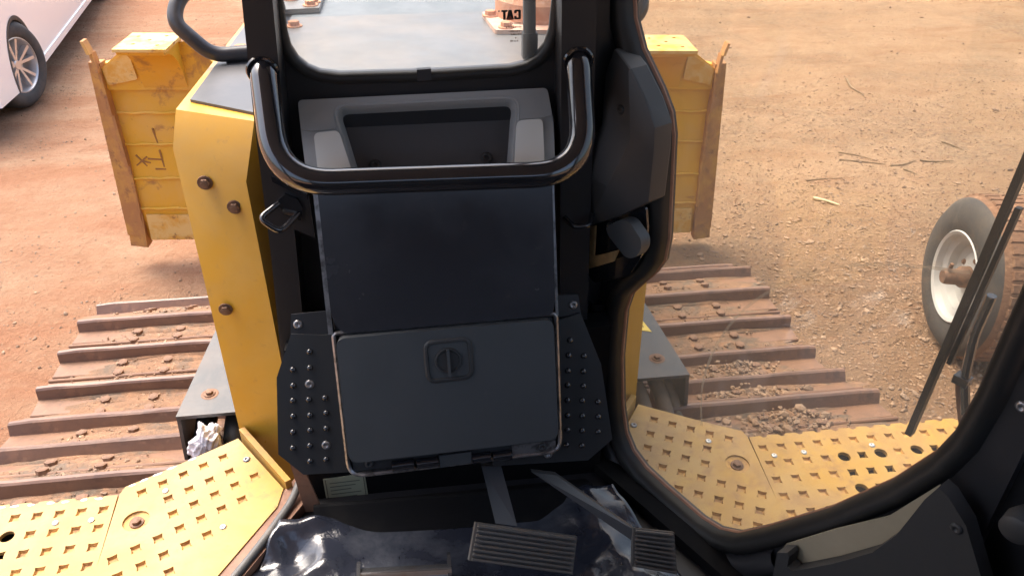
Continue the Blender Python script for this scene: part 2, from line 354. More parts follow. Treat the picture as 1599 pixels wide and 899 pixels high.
# ------------------------------------------------------------------ ground
def hgt(x, y):
    v = np.zeros_like(x)
    for k, (fx, fy, a, p) in enumerate([(.5, .9, .03, 0), (1.3, 2.1, .014, 1.7), (2.7, 4.9, .008, .6), (6.1, 7.7, .005, 2.2), (11.3, 13.1, .0035, 4.1), (19, 23, .0025, .3), (37, 41, .0015, 5)]):
        v += a * np.sin(fx * x + p + 1.3 * np.sin(fy * .37 * y + p * 2)) * np.sin(fy * y + 2 * p + 1.1 * np.sin(fx * .41 * x))
    d = np.maximum(np.abs(x) - 2.0, 0)
    return v * np.clip(.35 + d * .3, 0, 1) - .012
def axis(lo, hi, step, far):
    a = np.arange(lo, hi + 1e-6, step); e = []
    s, p = step, hi
    while p < far: s *= 1.35; p += s; e.append(p)
    f = []; s, p = step, lo
    while p > -far: s *= 1.35; p -= s; f.append(p)
    return np.array(f[::-1] + list(a) + e)
gx, gy = axis(-7.5, 9.5, .045, 400), axis(1.2, 13.5, .045, 400)
X, Y = np.meshgrid(gx, gy); Z = hgt(X, Y) + rng.normal(0, .0022, X.shape)
nx, ny = len(gx), len(gy)
me = bpy.data.meshes.new('ground')
idx = np.arange(nx * ny).reshape(ny, nx)
q = np.stack([idx[:-1, :-1], idx[:-1, 1:], idx[1:, 1:], idx[1:, :-1]], -1).reshape(-1, 4)
me.vertices.add(nx * ny); me.vertices.foreach_set('co', np.stack([X, Y, Z], -1).astype(np.float32).ravel())
me.loops.add(q.size); me.loops.foreach_set('vertex_index', q.astype(np.int32).ravel())
me.polygons.add(len(q)); me.polygons.foreach_set('loop_start', np.arange(0, q.size, 4, dtype=np.int32)); me.polygons.foreach_set('loop_total', np.full(len(q), 4, dtype=np.int32))
me.update(); me.validate()
mko('ground', me, 'ground', None, 'all', kind='structure')

def stones(name, pts, sizes, material, parent=None, **props):   # many small uneven stones joined into one mesh
    base = np.array([(1, 0, 0), (-1, 0, 0), (0, 1, 0), (0, -1, 0), (0, 0, 1), (0, 0, -1)], float)
    tri = np.array([(0, 2, 4), (2, 1, 4), (1, 3, 4), (3, 0, 4), (2, 0, 5), (1, 2, 5), (3, 1, 5), (0, 3, 5)])
    bm = bmesh.new(); bmesh.ops.create_icosphere(bm, subdivisions=1, radius=1)
    bm.verts.ensure_lookup_table(); bm.verts.index_update()
    base = np.array([v.co[:] for v in bm.verts]); tri = np.array([[v.index for v in f.verts] for f in bm.faces]); bm.free()
    n = len(pts); V = base[None] * (1 + rng.uniform(-.35, .35, (n, len(base), 1)))
    V *= rng.uniform(.55, 1.25, (n, 1, 3)) * np.array([1, 1, .7])
    a = rng.uniform(0, 6.28, n); c, s = np.cos(a)[:, None], np.sin(a)[:, None]
    V = np.stack([V[..., 0] * c - V[..., 1] * s, V[..., 0] * s + V[..., 1] * c, V[..., 2]], -1) * np.asarray(sizes)[:, None, None] + np.asarray(pts)[:, None, :]
    T = (tri[None] + (np.arange(n) * len(base))[:, None, None]).reshape(-1, 3)
    me = bpy.data.meshes.new(name); me.from_pydata(V.reshape(-1, 3).tolist(), [], T.tolist()); me.update()
    return mko(name, me, material, parent, False, **props)
# loose pebbles: thin everywhere, thick in the gravel on the right
def cluster(n, cx, cy, sx_, sy_): return rng.normal(cx, sx_, n), rng.normal(cy, sy_, n)
pts_ = [(rng.uniform(-6.5, 9, 17000), rng.uniform(1.6, 13, 17000)), cluster(15000, 2.7, 3.4, .75, .85), cluster(6000, 3.6, 4.6, 1.1, .7), cluster(5000, 4.6, 6.4, 1.5, .5)]
for _ in range(26): pts_.append(cluster(260, rng.uniform(-5, 0), rng.uniform(2, 10), rng.uniform(.1, .4), rng.uniform(.1, .3)))
px = np.concatenate([q[0] for q in pts_]); py = np.concatenate([q[1] for q in pts_]); ok = ((np.abs(px) > 1.40) | (py > 5.0)) & (py > 1.3); px, py = px[ok], py[ok]
sz = np.clip(rng.lognormal(-5.35, .48, len(px)), .0022, .021) * np.where(px > 0, 1.0, .85)
stones('gravel', np.stack([px, py, hgt(px, py) + sz * .25], -1), sz, 'pebble', kind='stuff', label='loose pebbles and gravel scattered over the earth')

# ------------------------------------------------------------------ BULLDOZER
dozer = tag(empty('bulldozer', (0, 1.4, 0)), 'yellow tracked bulldozer with black cab, seen from its driver seat', 'bulldozer')
DM = Matrix.Translation((0, -1.4, 0))
class Root:   # parts are modelled in world coordinates; keep them there under the empty
    pass
def part(name, bm, mats, parent=None, smooth=False, bevel=0, segs=2, **props):
    o = mk(name, bm, mats, parent or dozer, smooth, bevel, segs, **props)
    if parent is None: o.location = (0, -1.4, 0)
    return o

# ---- hood with its yellow side housings
def hood():
    bm = bmesh.new()
    def side(s):
        pts = [(-.56, 1.67, .80), (-.405, 1.64, .80), (-.355, 1.74, .80), (-.345, 3.3, .80), (-.52, 3.3, .80),
               (-.56, 1.713, 1.878), (-.405, 1.66, 1.812), (-.36, 1.74, 1.83), (-.345, 3.3, 1.83), (-.52, 3.3, 1.878),
               (-.56, 1.80, 1.937), (-.372, 1.702, 1.937), (-.345, 1.78, 1.937), (-.345, 3.3, 1.937), (-.50, 3.3, 1.937)]
        vs = [bm.verts.new((x * -s, y, z)) for x, y, z in pts]
        for k in range(2):
            for i in range(5):
                a, b = 5 * k + i, 5 * k + (i + 1) % 5
                bm.faces.new([vs[a], vs[b], vs[b + 5], vs[a + 5]])
        bm.faces.new([vs[i] for i in range(4, -1, -1)]); bm.faces.new([vs[i] for i in range(10, 15)])
    side(1); side(-1)
    o = part('side_housing', bm, 'yellow', None, 40, .010, 3)
    for s in (-1, 1):
        b = bmesh.new()          # dark non-slip top panel let into the yellow rim
        p = [(-.537, 1.845), (-.372, 1.735), (-.347, 1.80), (-.347, 3.28), (-.492, 3.28)]
        p = [(x * -s, y) for x, y in p]
        if s > 0: p = p[::-1]
        prism(b, p, FZ, 1.9375, 1.944); mk('top_panel', b, 'hoodtop', o, False, .003)
        for x, z in ((-.500, 1.805), (-.443, 1.748), (-.518, 1.468)):
            yy = 1.703 - (1.878 - z) * .04 - (x + .56) * .22
            put('bolt', BOLT, Frame((x * -s, yy - .004, z), (1, 0, 0), (0, 0, 1), (0, -1, 0)).mtx(0, 0), o)
        b = bmesh.new()          # bent grab rail on top
        tube(b, smoothpath([(.42 * s, 2.14, 1.966), (.535 * s, 2.12, 1.966), (.610 * s, 2.12, 2.05), (.605 * s, 2.15, 2.09), (.50 * s, 2.26, 2.20), (.42 * s, 2.45, 2.20), (.42 * s, 2.60, 1.97)], .035), .0195, 14)
        box(b, (min(.375 * s, .505 * s), 2.13, 1.9445), (max(.375 * s, .505 * s), 2.225, 1.957))
        g = mk('grab_rail', b, 'dustyblack', o, 50)
        put('bolt', OBOLT, Matrix.Translation((.472 * s, 2.185, 1.957)), g)
    b = bmesh.new(); box(b, (-.342, 1.66, 1.5), (.342, 1.80, 1.930)); box(b, (-.385, 1.802, 1.9452), (.385, 2.56, 1.951)); box(b, (-.342, 1.802, 1.5), (.342, 2.56, 1.9448))
    h = part('hood', b, 'hoodmid', None, False, .002)
    b = bmesh.new(); box(b, (-.385, 2.575, 1.9452), (.385, 3.35, 1.9475)); box(b, (-.341, 2.565, 1.5), (.341, 3.35, 1.9448)); mk('front_cover', b, 'hoodfar', h, False, .004)
    b = bmesh.new(); prism(b, [(-.46, 2.60), (-.300, 2.615), (-.30, 3.0), (-.46, 3.0)], FZ, 1.9515, 1.965); lp = mk('cover_plate', b, 'hoodmid', h, False, .003)
    for x, y in ((-.40, 2.74), (-.325, 2.69), (-.33, 2.65)): put('bolt', OBOLT, Matrix.Translation((x, y, 1.965)), lp)
    put('bolt', OBOLT, Matrix.Translation((-.362, 2.45, 1.951)), h)
    b = bmesh.new(); prism(b, roundpoly([(.205, 2.50), (.225, 2.285), (.50, 2.25), (.50, 2.56)], .012), FZ, 1.9515, 1.964); ep = mk('exhaust_flange', b, 'palerust', h, False, .003)
    for x, y in ((.228, 2.45), (.26, 2.31)): put('bolt', OBOLT, Matrix.Translation((x, y, 1.964)), ep)
    b = bmesh.new(); lathe(b, [(.155, 0), (.155, .05), (.125, .09), (.118, .14), (.118, .62), (.10, .62), (.10, 0)], Frame((.40, 2.47, 1.9645), (1, 0, 0), (0, 1, 0), (0, 0, 1)), 32); mk('exhaust_pipe', b, 'orust', h, 30)
    return o
hood()

# ---- blade: curved mouldboard seen from behind, with end ribs, stepped brackets and weld lines
def blade():
    fr = Frame((0, 4.47, .02), Matrix.Rotation(R(-3.3), 3, 'Z') @ Vector((1, 0, -.022)), (0, 0, 1), Matrix.Rotation(R(-3.3), 3, 'Z') @ Vector((0, -1, 0)))   # n: towards the cab
    bm = bmesh.new()
    prof = [(.10, .02), (.27, .05), (.33, .055), (.52, .045), (.73, .03), (.92, .015), (1.10, .0), (1.20, -.015)]       # z, towards cab
    xs = [-1.78, -1.70, -.9, 0, .9, 1.70, 1.78]
    ring = []
    for x in xs:
        t = 1.0 if abs(x) < 1.75 else .985
        ring.append([bm.verts.new(fr(x, z * t, n)) for z, n in prof] + [bm.verts.new(fr(x, z * t, n - .06 - .12 * (1 - (2 * (z - .1) / 1.1 - 1) ** 2))) for z, n in prof[::-1]])
    for a, b in zip(ring, ring[1:]):
        for j in range(len(a)): bm.faces.new([a[j], a[(j + 1) % len(a)], b[(j + 1) % len(a)], b[j]])
    bm.faces.new(ring[0]); bm.faces.new(ring[-1][::-1])
    o = part('blade', bm, 'blade', None, 40)
    for s in (-1, 1):
        b = bmesh.new()   # rusty outer end strip beyond the rib
        hexa(b, [fr(s * 1.735, .15, .074), fr(s * 1.845, .15, .06), fr(s * 1.845, .15, .0), fr(s * 1.735, .15, .0), fr(s * 1.73, 1.21, .036), fr(s * 1.80, 1.21, .018), fr(s * 1.80, 1.21, -.04), fr(s * 1.73, 1.21, -.04)])
        mk('end_plate', b, 'bladerust', o, False, .004)
        b = bmesh.new()   # upright rib with its tip standing proud
        pts = [(1.745, .085), (1.728, .31), (1.722, .62), (1.73, .93), (1.738, 1.17), (1.757, 1.27), (1.785, 1.335)]
        for (xa, za), (xb, zb) in zip(pts, pts[1:]):
            hexa(b, [fr(s * (xa - .008), za, .02), fr(s * (xa + .008), za, .02), fr(s * (xa + .008), za, .085), fr(s * (xa - .008), za, .085), fr(s * (xb - .008), zb, .0), fr(s * (xb + .008), zb, .0), fr(s * (xb + .008), zb, .06), fr(s * (xb - .008), zb, .06)])
        mk('end_rib', b, 'bladerust', o)
        b = bmesh.new(); hexa(b, [fr(s * 1.735, .07, .08), fr(s * 1.85, .07, .05), fr(s * 1.85, .07, .0), fr(s * 1.735, .07, .0), fr(s * 1.735, .25, .07), fr(s * 1.83, .25, .05), fr(s * 1.83, .25, .0), fr(s * 1.735, .25, .0)])
        mk('end_bit', b, 'bladerust', o, False, .005)
        b = bmesh.new(); prism(b, [(s * 1.735, 1.18), (s * 1.57, 1.30), (s * 1.25, 1.33), (s * 1.1, 1.2), (s * 1.1, 1.06), (s * 1.735, 1.06)][::-s], fr, .022, .034); mk('top_gusset', b, 'blade', o, False, .003)
        b = bmesh.new(); prism(b, roundpoly([(s * 1.720, 1.185), (s * 1.56, 1.285), (s * 1.545, 1.125), (s * 1.712, 1.09)], .015), fr, .036, .048); mk('patch_plate', b, 'bladepale', o, False, .004)
        b = bmesh.new()   # bracket: flat drilled cap over a hollowed back
        arc = [(.03, 1.065)] + [(.05 + .23 * (1 - math.cos(a)) , 1.09 + .235 * math.sin(a)) for a in (R(5 + 17 * i) for i in range(6))]
        x0, x1 = s * 1.285, s * 1.525
        row = [[b.verts.new(fr(x, z, n)) for n, z in arc + [(.285, 1.345), (-.02, 1.345), (-.02, 1.065)]] for x in (x0, x1)]
        m = len(row[0])
        for j in range(m): b.faces.new([row[0][j], row[0][(j + 1) % m], row[1][(j + 1) % m], row[1][j]])
        b.faces.new(row[0]); b.faces.new(row[1][::-1]); br = mk('lift_bracket', b, 'blade', o, 40)
        fc = Frame(fr(0, 1.346, 0), fr.u, fr.n, (0, 0, 1))
        holes = [[(s * 1.40 + dx + .011 * math.cos(t), dy + .011 * math.sin(t)) for t in (math.pi / 5 * i for i in range(10))] for dx, dy in ((-.06, .20), (.0, .12), (.065, .04), (.07, .22), (-.08, .05))]
        b = bmesh.new(); panel_holes(b, [(s * 1.40 - .135, -.02), (s * 1.40 + .135, -.02), (s * 1.40 + .135, .30), (s * 1.40 - .135, .30)], holes, fc, .0, .016)
        mk('cap_plate', b, 'bladepale', br, False)
        for z in (.33, .525, .735, .92):
            n0 = np.interp(z, [p[0] for p in prof], [p[1] for p in prof])
            b = bmesh.new(); tube(b, [fr(s * (1.10 + .62 * i / 12), z + .003 * math.sin(i * 2.1 + z * 9), n0 + .004) for i in range(13)], lambda t: .008 + .002 * math.sin(t * 40), 8); mk('weld_seam', b, 'blade', o, True)
        b = bmesh.new(); prism(b, [(s * 1.71, .115), (s * .9, .115), (s * .9, .275), (s * 1.70, .29)][::-s], fr, .052, .064); mk('worn_lip', b, 'bladepale', o, False, .004)
    b = bmesh.new()     # hand-painted marks, left side only
    def stroke(p, q, wd):
        p, q = Vector(p), Vector(q); d = (q - p).normalized(); e = Vector((-d.y, d.x)) * wd
        n0 = float(np.interp((p.y + q.y) / 2, [t_[0] for t_ in prof], [t_[1] for t_ in prof])); prism(b, [tuple(p + e), tuple(p - e * .6), tuple(q - e * .5), tuple(q + e * .8)], fr, n0 - .01, n0 + .0035)
    for p, q in (((-1.545, .83), (-1.535, .74)), ((-1.533, .70), (-1.528, .585)), ((-1.61, .645), (-1.53, .64)), ((-1.58, .582), (-1.52, .58)), ((-1.675, .67), (-1.625, .60)), ((-1.615, .66), (-1.685, .605)), ((-1.64, .63), (-1.60, .62))): stroke(p, q, .006)
    mk('paint_mark', b, 'mark', o)
    # push frame from the tractor to the blade
    for s in (-1, 1):
        b = bmesh.new(); hexa(b, [(s * .55, 3.3, .25), (s * .42, 3.3, .25), (s * .30, 4.45, .25), (s * .46, 4.45, .25), (s * .55, 3.3, .5), (s * .42, 3.3, .5), (s * .30, 4.45, .5), (s * .46, 4.45, .5)])
        part('push_arm', b, 'blade', None, False, .01)
blade()

# ---- chassis body below the cab
b = bmesh.new(); box(b, (-.56, -.6, .40), (.56, 3.3, .79)); part('chassis', b, 'track', None, False, .01)

# ---- tracks
PATH = [(3.12, .36), (3.08, .52), (2.98, .67), (2.88, .755), (2.74, .805), (2.56, .818), (2.18, .818), (1.98, .865), (1.77, .945), (1.6, .975), (1.3, .985), (.2, .985), (-.4, .97), (-.62, .88), (-.74, .7), (-.76, .5), (-.68, .3), (-.45, .1), (-.2, .035), (.3, .02), (2.4, .02), (2.75, .05), (2.98, .16), (3.1, .28)]
def path_at(s, P=[Vector(p) for p in PATH]):
    n = len(P); L = [(P[(i + 1) % n] - P[i]).length for i in range(n)]; s %= sum(L); i = 0
    while s > L[i]: s -= L[i]; i += 1
    a = P[i]; b = P[(i + 1) % n]; return a.lerp(b, s / L[i])
TOT = sum((Vector(PATH[(i + 1) % len(PATH)]) - Vector(PATH[i])).length for i in range(len(PATH)))
NSH = round(TOT / .207); PIT = TOT / NSH
def shoe_mesh(seed):
    bm = bmesh.new(); w0, w1 = -.34, .34
    # local: x across, y along (forward +), z up; plate with an overlapping lip
    box(bm, (w0, -.098, -.060), (w1, .092, -.046))
    hexa(bm, [(w0, .075, -.046), (w1, .075, -.046), (w1, .092, -.046), (w0, .092, -.046), (w0, .078, -.036), (w1, .078, -.036), (w1, .088, -.036), (w0, .088, -.036)])
    for f in bm.faces: f.material_index = 0
    bmesh.ops.bevel(bm, geom=bm.edges[:], offset=.003, segments=1, affect='EDGES')
    g = bmesh.new(); rr = random.Random(seed); k = 10; row = []
    for i in range(k + 1):
        x = w0 + (w1 - w0) * i / k; j = rr.uniform(-.0011, .0011); e = -.004 if i in (0, k) else 0
        row.append([g.verts.new(p) for p in ((x, -.015, -.048), (x, -.011 + j, -.006 + e), (x, -.006 + j, 0 + e + j), (x, .007 + j, 0 + e + j), (x, .011 + j, -.006 + e), (x, .017, -.048))])
    for a, c in zip(row, row[1:]):
        for j in range(6): g.faces.new([a[j], a[(j + 1) % 6], c[(j + 1) % 6], c[j]]).material_index = 1
    g.faces.new(row[0]).material_index = 1; g.faces.new(row[-1][::-1]).material_index = 1
    t = bpy.data.meshes.new('t'); g.to_mesh(t); g.free(); bm.from_mesh(t); bpy.data.meshes.remove(t)
    return me_from(bm, 'shoe', ['track', 'grouser'])
SHOES = [shoe_mesh(i) for i in range(4)]
def mud_patch(b, T, cx, cy, w, h, hgtm, rr):
    k = 11; g = []
    for i in range(k):
        for j in range(k):
            u, v = i / (k - 1) * 2 - 1, j / (k - 1) * 2 - 1
            r = math.hypot(u, v); fall = max(0, 1 - r ** 2.2); bumpy = rr.uniform(.45, 1.25)
            g.append(b.verts.new(T @ Vector((cx + u * w * (1 + .12 * rr.uniform(-1, 1)), cy + v * h, -.0485 + hgtm * fall * bumpy))))
    for i in range(k - 1):
        for j in range(k - 1): b.faces.new([g[i * k + j], g[(i + 1) * k + j], g[(i + 1) * k + j + 1], g[i * k + j + 1]])
def track(s):
    XC = s * 1.04
    b = bmesh.new(); n = 90        # chain links under the shoes
    ring = []
    for i in range(n):
        p = path_at(TOT * i / n); t = (path_at(TOT * i / n + .02) - path_at(TOT * i / n - .02)).normalized(); nn = Vector((t.y, -t.x)) * -1
        nn = Vector((-t.y, t.x)) if (Vector((-t.y, t.x)).dot(p - Vector((1.2, .5))) > 0) else Vector((t.y, -t.x))
        ring.append([b.verts.new((XC + x, *(p - nn * d))) for x, d in ((-.14, .064), (.14, .064), (.14, .17), (-.14, .17))])
    for i in range(n):
        a, c = ring[i], ring[(i + 1) % n]
        for j in range(4): b.faces.new([a[j], a[(j + 1) % 4], c[(j + 1) % 4], c[j]])
    o = part('track', b, 'track')
    ph = .12 if s < 0 else .026
    # phase: put one grouser of the right track at Y 2.56, of the left at Y 2.68
    best = min((abs(path_at(q * .002).x - (2.56 if s > 0 else 2.675)) + (0 if path_at(q * .002).y > .6 else 9), q * .002) for q in range(int(TOT / .002)))[1]
    mud = bmesh.new(); rr = random.Random(5 + s); gp, gs = [], []
    for k in range(NSH):
        d = best + k * PIT; p = path_at(d); t = (path_at(d - .05) - path_at(d + .05)).normalized()
        if p.y < .5: nn = Vector((-t.y, t.x))
        nn = Vector((-t.y, t.x))
        m = Matrix(((1, 0, 0, XC), (0, t.x, nn.x, p.x), (0, t.y, nn.y, p.y), (0, 0, 0, 1)))
        put('shoe', SHOES[k % 4], m, o)
        if p.y > .6 and 1.3 < p.x < 3.0:
            for bx in (-.085, .075):
                for by in (-.074, -.132 + .0):
                    yy = by + rr.uniform(-.004, .004)
                    put('bolt', TBOLT, m @ Matrix.Translation((s * .02 + bx, yy + .02, -.047)) @ Matrix.Rotation(rr.uniform(0, 1), 4, 'Z'), o)
            mud_patch(mud, m, s * -.02 + rr.uniform(-.03, .03), -.085, .20 + rr.uniform(-.04, .07), .060, .012, rr)
            mud_patch(mud, m, s * rr.uniform(-.2, .1), -.045, .14, .03, .015, rr)
            mud_patch(mud, m, rr.uniform(-.06, .06), -.10, .32, .085, .0065, rr)
            mud_patch(mud, m, rr.uniform(-.1, .1), -.022, .28, .016, .012, rr)
            cnt = (120 if s < 0 else (160 if p.x < 2.3 else 110))
            if s > 0 and p.x < 2.15: cnt = 220
            for _ in range(cnt):
                lx = rr.gauss(-.02 if s > 0 else 0, .10); ly = rr.uniform(-.155, -.03); q = m @ Vector((lx, ly, -.040 + (rr.uniform(0, .028) * math.exp(-(lx / .1) ** 2) if cnt > 200 else 0)))
                gp.append(q[:]); gs.append(min(.017, rr.lognormvariate(-5.25 if cnt > 200 else -5.8, .45)))
    mk('caked_mud', mud, 'mud', o, 'all', kind='stuff')
    stones('loose_gravel', gp, gs, 'pebble', o, kind='stuff')
    b = bmesh.new()    # frame and wheels inside the loop
    hexa(b, [(XC - .12, -.2, .25), (XC + .12, -.2, .25), (XC + .12, 2.7, .25), (XC - .12, 2.7, .25), (XC - .12, -.2, .5), (XC + .12, -.2, .5), (XC + .12, 2.7, .5), (XC - .12, 2.7, .5)]); mk('roller_frame', b, 'track', o, False, .01)
    for yy, zz, r in ((2.72, .41, .28), (-.32, .52, .34)):
        b = bmesh.new(); lathe(b, [(0, -.06), (r * .5, -.06), (r * .55, -.04), (r, -.05), (r, .05), (r * .55, .04), (r * .5, .06), (0, .06)], Frame((XC, yy, zz), (0, 1, 0), (0, 0, 1), (1, 0, 0)), 32); mk('idler_wheel', b, 'track', o, 40)
track(-1); track(1)

# ---- step plates with punched sockets
def star(cx, cy, r, a, k=3):
    out = []
    for i in range(4):
        t0, t1 = a + math.pi / 2 * i, a + math.pi / 2 * (i + 1)
        p, q = Vector((math.cos(t0), math.sin(t0))) * r, Vector((math.cos(t1), math.sin(t1))) * r
        for j in range(k):
            u = j / k; m = p.lerp(q, u) * (1 - .55 * u * (1 - u)); out.append((cx + m.x, cy + m.y))
    return out
FRONT_R = [(.560, 1.652), (.600, 1.628), (.655, 1.596), (.71, 1.564), (.765, 1.534), (.815, 1.508), (.822, 1.484), (.812, 1.30), (.796, .95), (.758, .95), (.618, 1.196), (.475, 1.447), (.462, 1.50)]
def step_plate(outer, socks, rings, opens, ang, s, name='step_plate'):
    fl = lambda P: [(x * s, y) for x, y in P]
    fr = Frame((0, 0, 1.06), (1, 0, 0), (0, 1, 0), (0, 0, 1))
    H = [fl(star(x, y, .0165, ang)) for x, y in socks]
    O = [fl(star(x, y, .0165, ang)) for x, y in opens]
    C = [fl([(x + r * math.cos(t), y + r * math.sin(t)) for t in (math.pi / 9 * i for i in range(18))]) for x, y, r in rings]
    bm = bmesh.new(); panel_holes(bm, fl(outer), H + O + C, fr, -.010, 0)
    for h in H:        # closed sockets pressed down, one side deeper
        c = Vector((sum(p[0] for p in h) / len(h), sum(p[1] for p in h) / len(h)))
        a = [bm.verts.new(fr(*p, -.002)) for p in h]; q = [bm.verts.new(fr(*(c + (Vector(p) - c) * .80), -.0085)) for p in h]; k = len(h)
        for i in range(k): bm.faces.new([a[i], a[(i + 1) % k], q[(i + 1) % k], q[i]]).material_index = 1
        bm.faces.new(q).material_index = 1
    return part(name, bm, ['plate', 'platedirt'])
FRONT = [(.560, 1.652), (.600, 1.628), (.655, 1.596), (.71, 1.564), (.765, 1.534), (.815, 1.508), (.822, 1.484), (.812, 1.30), (.796, .95), (.70, .93), (.535, 1.20), (.424, 1.394), (.416, 1.452)]
fs = [(.587 + i * .0453, 1.583 - i * .0250) for i in range(5)] + [(.561 + i * .0453, 1.528 - i * .0248) for i in range(4)] + \
     [(.494 + i * .0450, 1.503 - i * .0252) for i in range(5)] + [(.514 + i * .0444, 1.4275 - i * .0245) for i in range(7)] + \
     [(.578 + i * .0443, 1.326 - i * .0237) for i in range(5)] + [(.643 + i * .044, 1.229 - i * .021) for i in range(3)] + [(.68 + i * .044, 1.13 - i * .022) for i in range(3)]
OUTF = 1.482
def outer_poly():
    e = [(.826, OUTF)]
    x = .868
    while x < 1.44:      # bitten front edge
        e += [(x - .011, OUTF + .001), (x - .004, OUTF - .007), (x + .006, OUTF - .005), (x + .010, OUTF + .002)]; x += .0515
    return e + [(1.47, OUTF), (1.47, .86), (.798, .86), (.806, 1.2)]
OUTER = outer_poly()
for s in (-1, 1):
    rows = [(1.437, .8475, 12), (1.380, .843, 11), (1.3235, .838, 12), (1.2685, .8335, 12), (1.214, .829, 12), (1.16, .825, 12)]
    S, ringsO, opens = [], [], []
    for r, (y, x0, n) in enumerate(rows):
        for i in range(n):
            x = x0 + i * .0515
            if x > 1.44: continue
            if r == 1 and i in ((4, 6, 8) if s > 0 else (4, 7)): ringsO.append((x, y, .0165)); continue
            if r == 3 and i in (4, 6): ringsO.append((x, y, .0165)); continue
            if s > 0 and ((r == 1 and i in (5, 9)) or (r == 2 and i in (4, 5, 6)) or (r == 3 and i == 5)): opens.append((x, y)); continue
            if s < 0 and r == 2 and i == 4: opens.append((x, y)); continue
            S.append((x, y))
    o = step_plate(OUTER, S, ringsO, opens, R(40), s)
    for x, y in ((.8655, 1.406), (.949, 1.408), (1.143, 1.41)): put('screw', ZSCREW, Matrix.Translation((x * s, y, 1.06)), o)
    o = step_plate(FRONT if s < 0 else FRONT_R, fs if s < 0 else [q for q in fs if q[0] * .8697 + q[1] * .4936 > 1.150], [(.758, 1.391, .0315)], [], R(20), s)
    put('screw', ZSCREW, Matrix.Translation((.710 * s, 1.4805, 1.06)), o); put('screw', ZSCREW, Matrix.Translation((.545 * s, 1.345, 1.06)), o)
    put('screw', BSCREW, Matrix.Translation((.524 * s, 1.567, 1.06)), o)
    b = bmesh.new(); lathe(b, [(0, -.008), (.024, -.008), (.034, -.004), (.034, -.02), (0, -.02)], Frame((.758 * s, 1.391, 1.06), (1, 0, 0), (0, 1, 0), (0, 0, 1)), 24); mk('bolt_well', b, 'platedirt', o, 40)
    put('bolt', BOLT, Matrix.Translation((.758 * s, 1.391, 1.053)), o)
    b = bmesh.new()      # raised lip against the housing
    d = Vector((.424 - .565, 1.445 - 1.655)).normalized(); e = Vector((d.y, -d.x))
    p0 = Vector((.556, 1.664)); p1 = Vector((.408, 1.452)) if s < 0 else Vector((.49, 1.57))
    P = [p0, p1, p1 - e * .016 * -1, p0 - e * .016 * -1]
    P = [p0, p1, p1 + Vector((-.013, .008)), p0 + Vector((-.013, .008))]
    prism(b, [(p.x * s, p.y) for p in P], FZ, 1.035, 1.082); mk('edge_lip', b, 'plate', o, False, .003)
    b = bmesh.new(); box(b, (min(.86 * s, 1.45 * s), .88, 1.01), (max(.86 * s, 1.45 * s), 1.10, 1.045)); mk('plate_support', b, 'sill', o)
    if True:
        b = bmesh.new(); box(b, (min(.845 * s, 1.455 * s), 1.105, 1.020), (max(.845 * s, 1.455 * s), 1.465, 1.030)); mk('added_dark_sheet', b, 'kick', o)  # dark sheet added to block light, so the plate's holes look black

b = bmesh.new(); rr = random.Random(9)      # chipped paint along the left front edges
def chip(x, y, w_, h_, a_):
    k = 7; c_, s_ = math.cos(a_), math.sin(a_); P_ = []
    for i in range(k):
        t = 2 * math.pi * i / k; r = rr.uniform(.6, 1.15); dx, dy = w_ * r * math.cos(t), h_ * r * math.sin(t); P_.append((x + dx * c_ - dy * s_, y + dx * s_ + dy * c_))
    prism(b, P_, FZ, 1.0602, 1.0606)
for x in (-.87, -.905, -.95, -.985, -1.03, -1.07, -1.10): chip(x, 1.4755, .011, .0045, 0)
for t in (.06, .16, .27, .40, .58): chip(-.815 + .255 * t, 1.5025 + .144 * t, .013, .0040, .51)
o = mk('paint_chips', b, 'chip', o, kind='stuff')
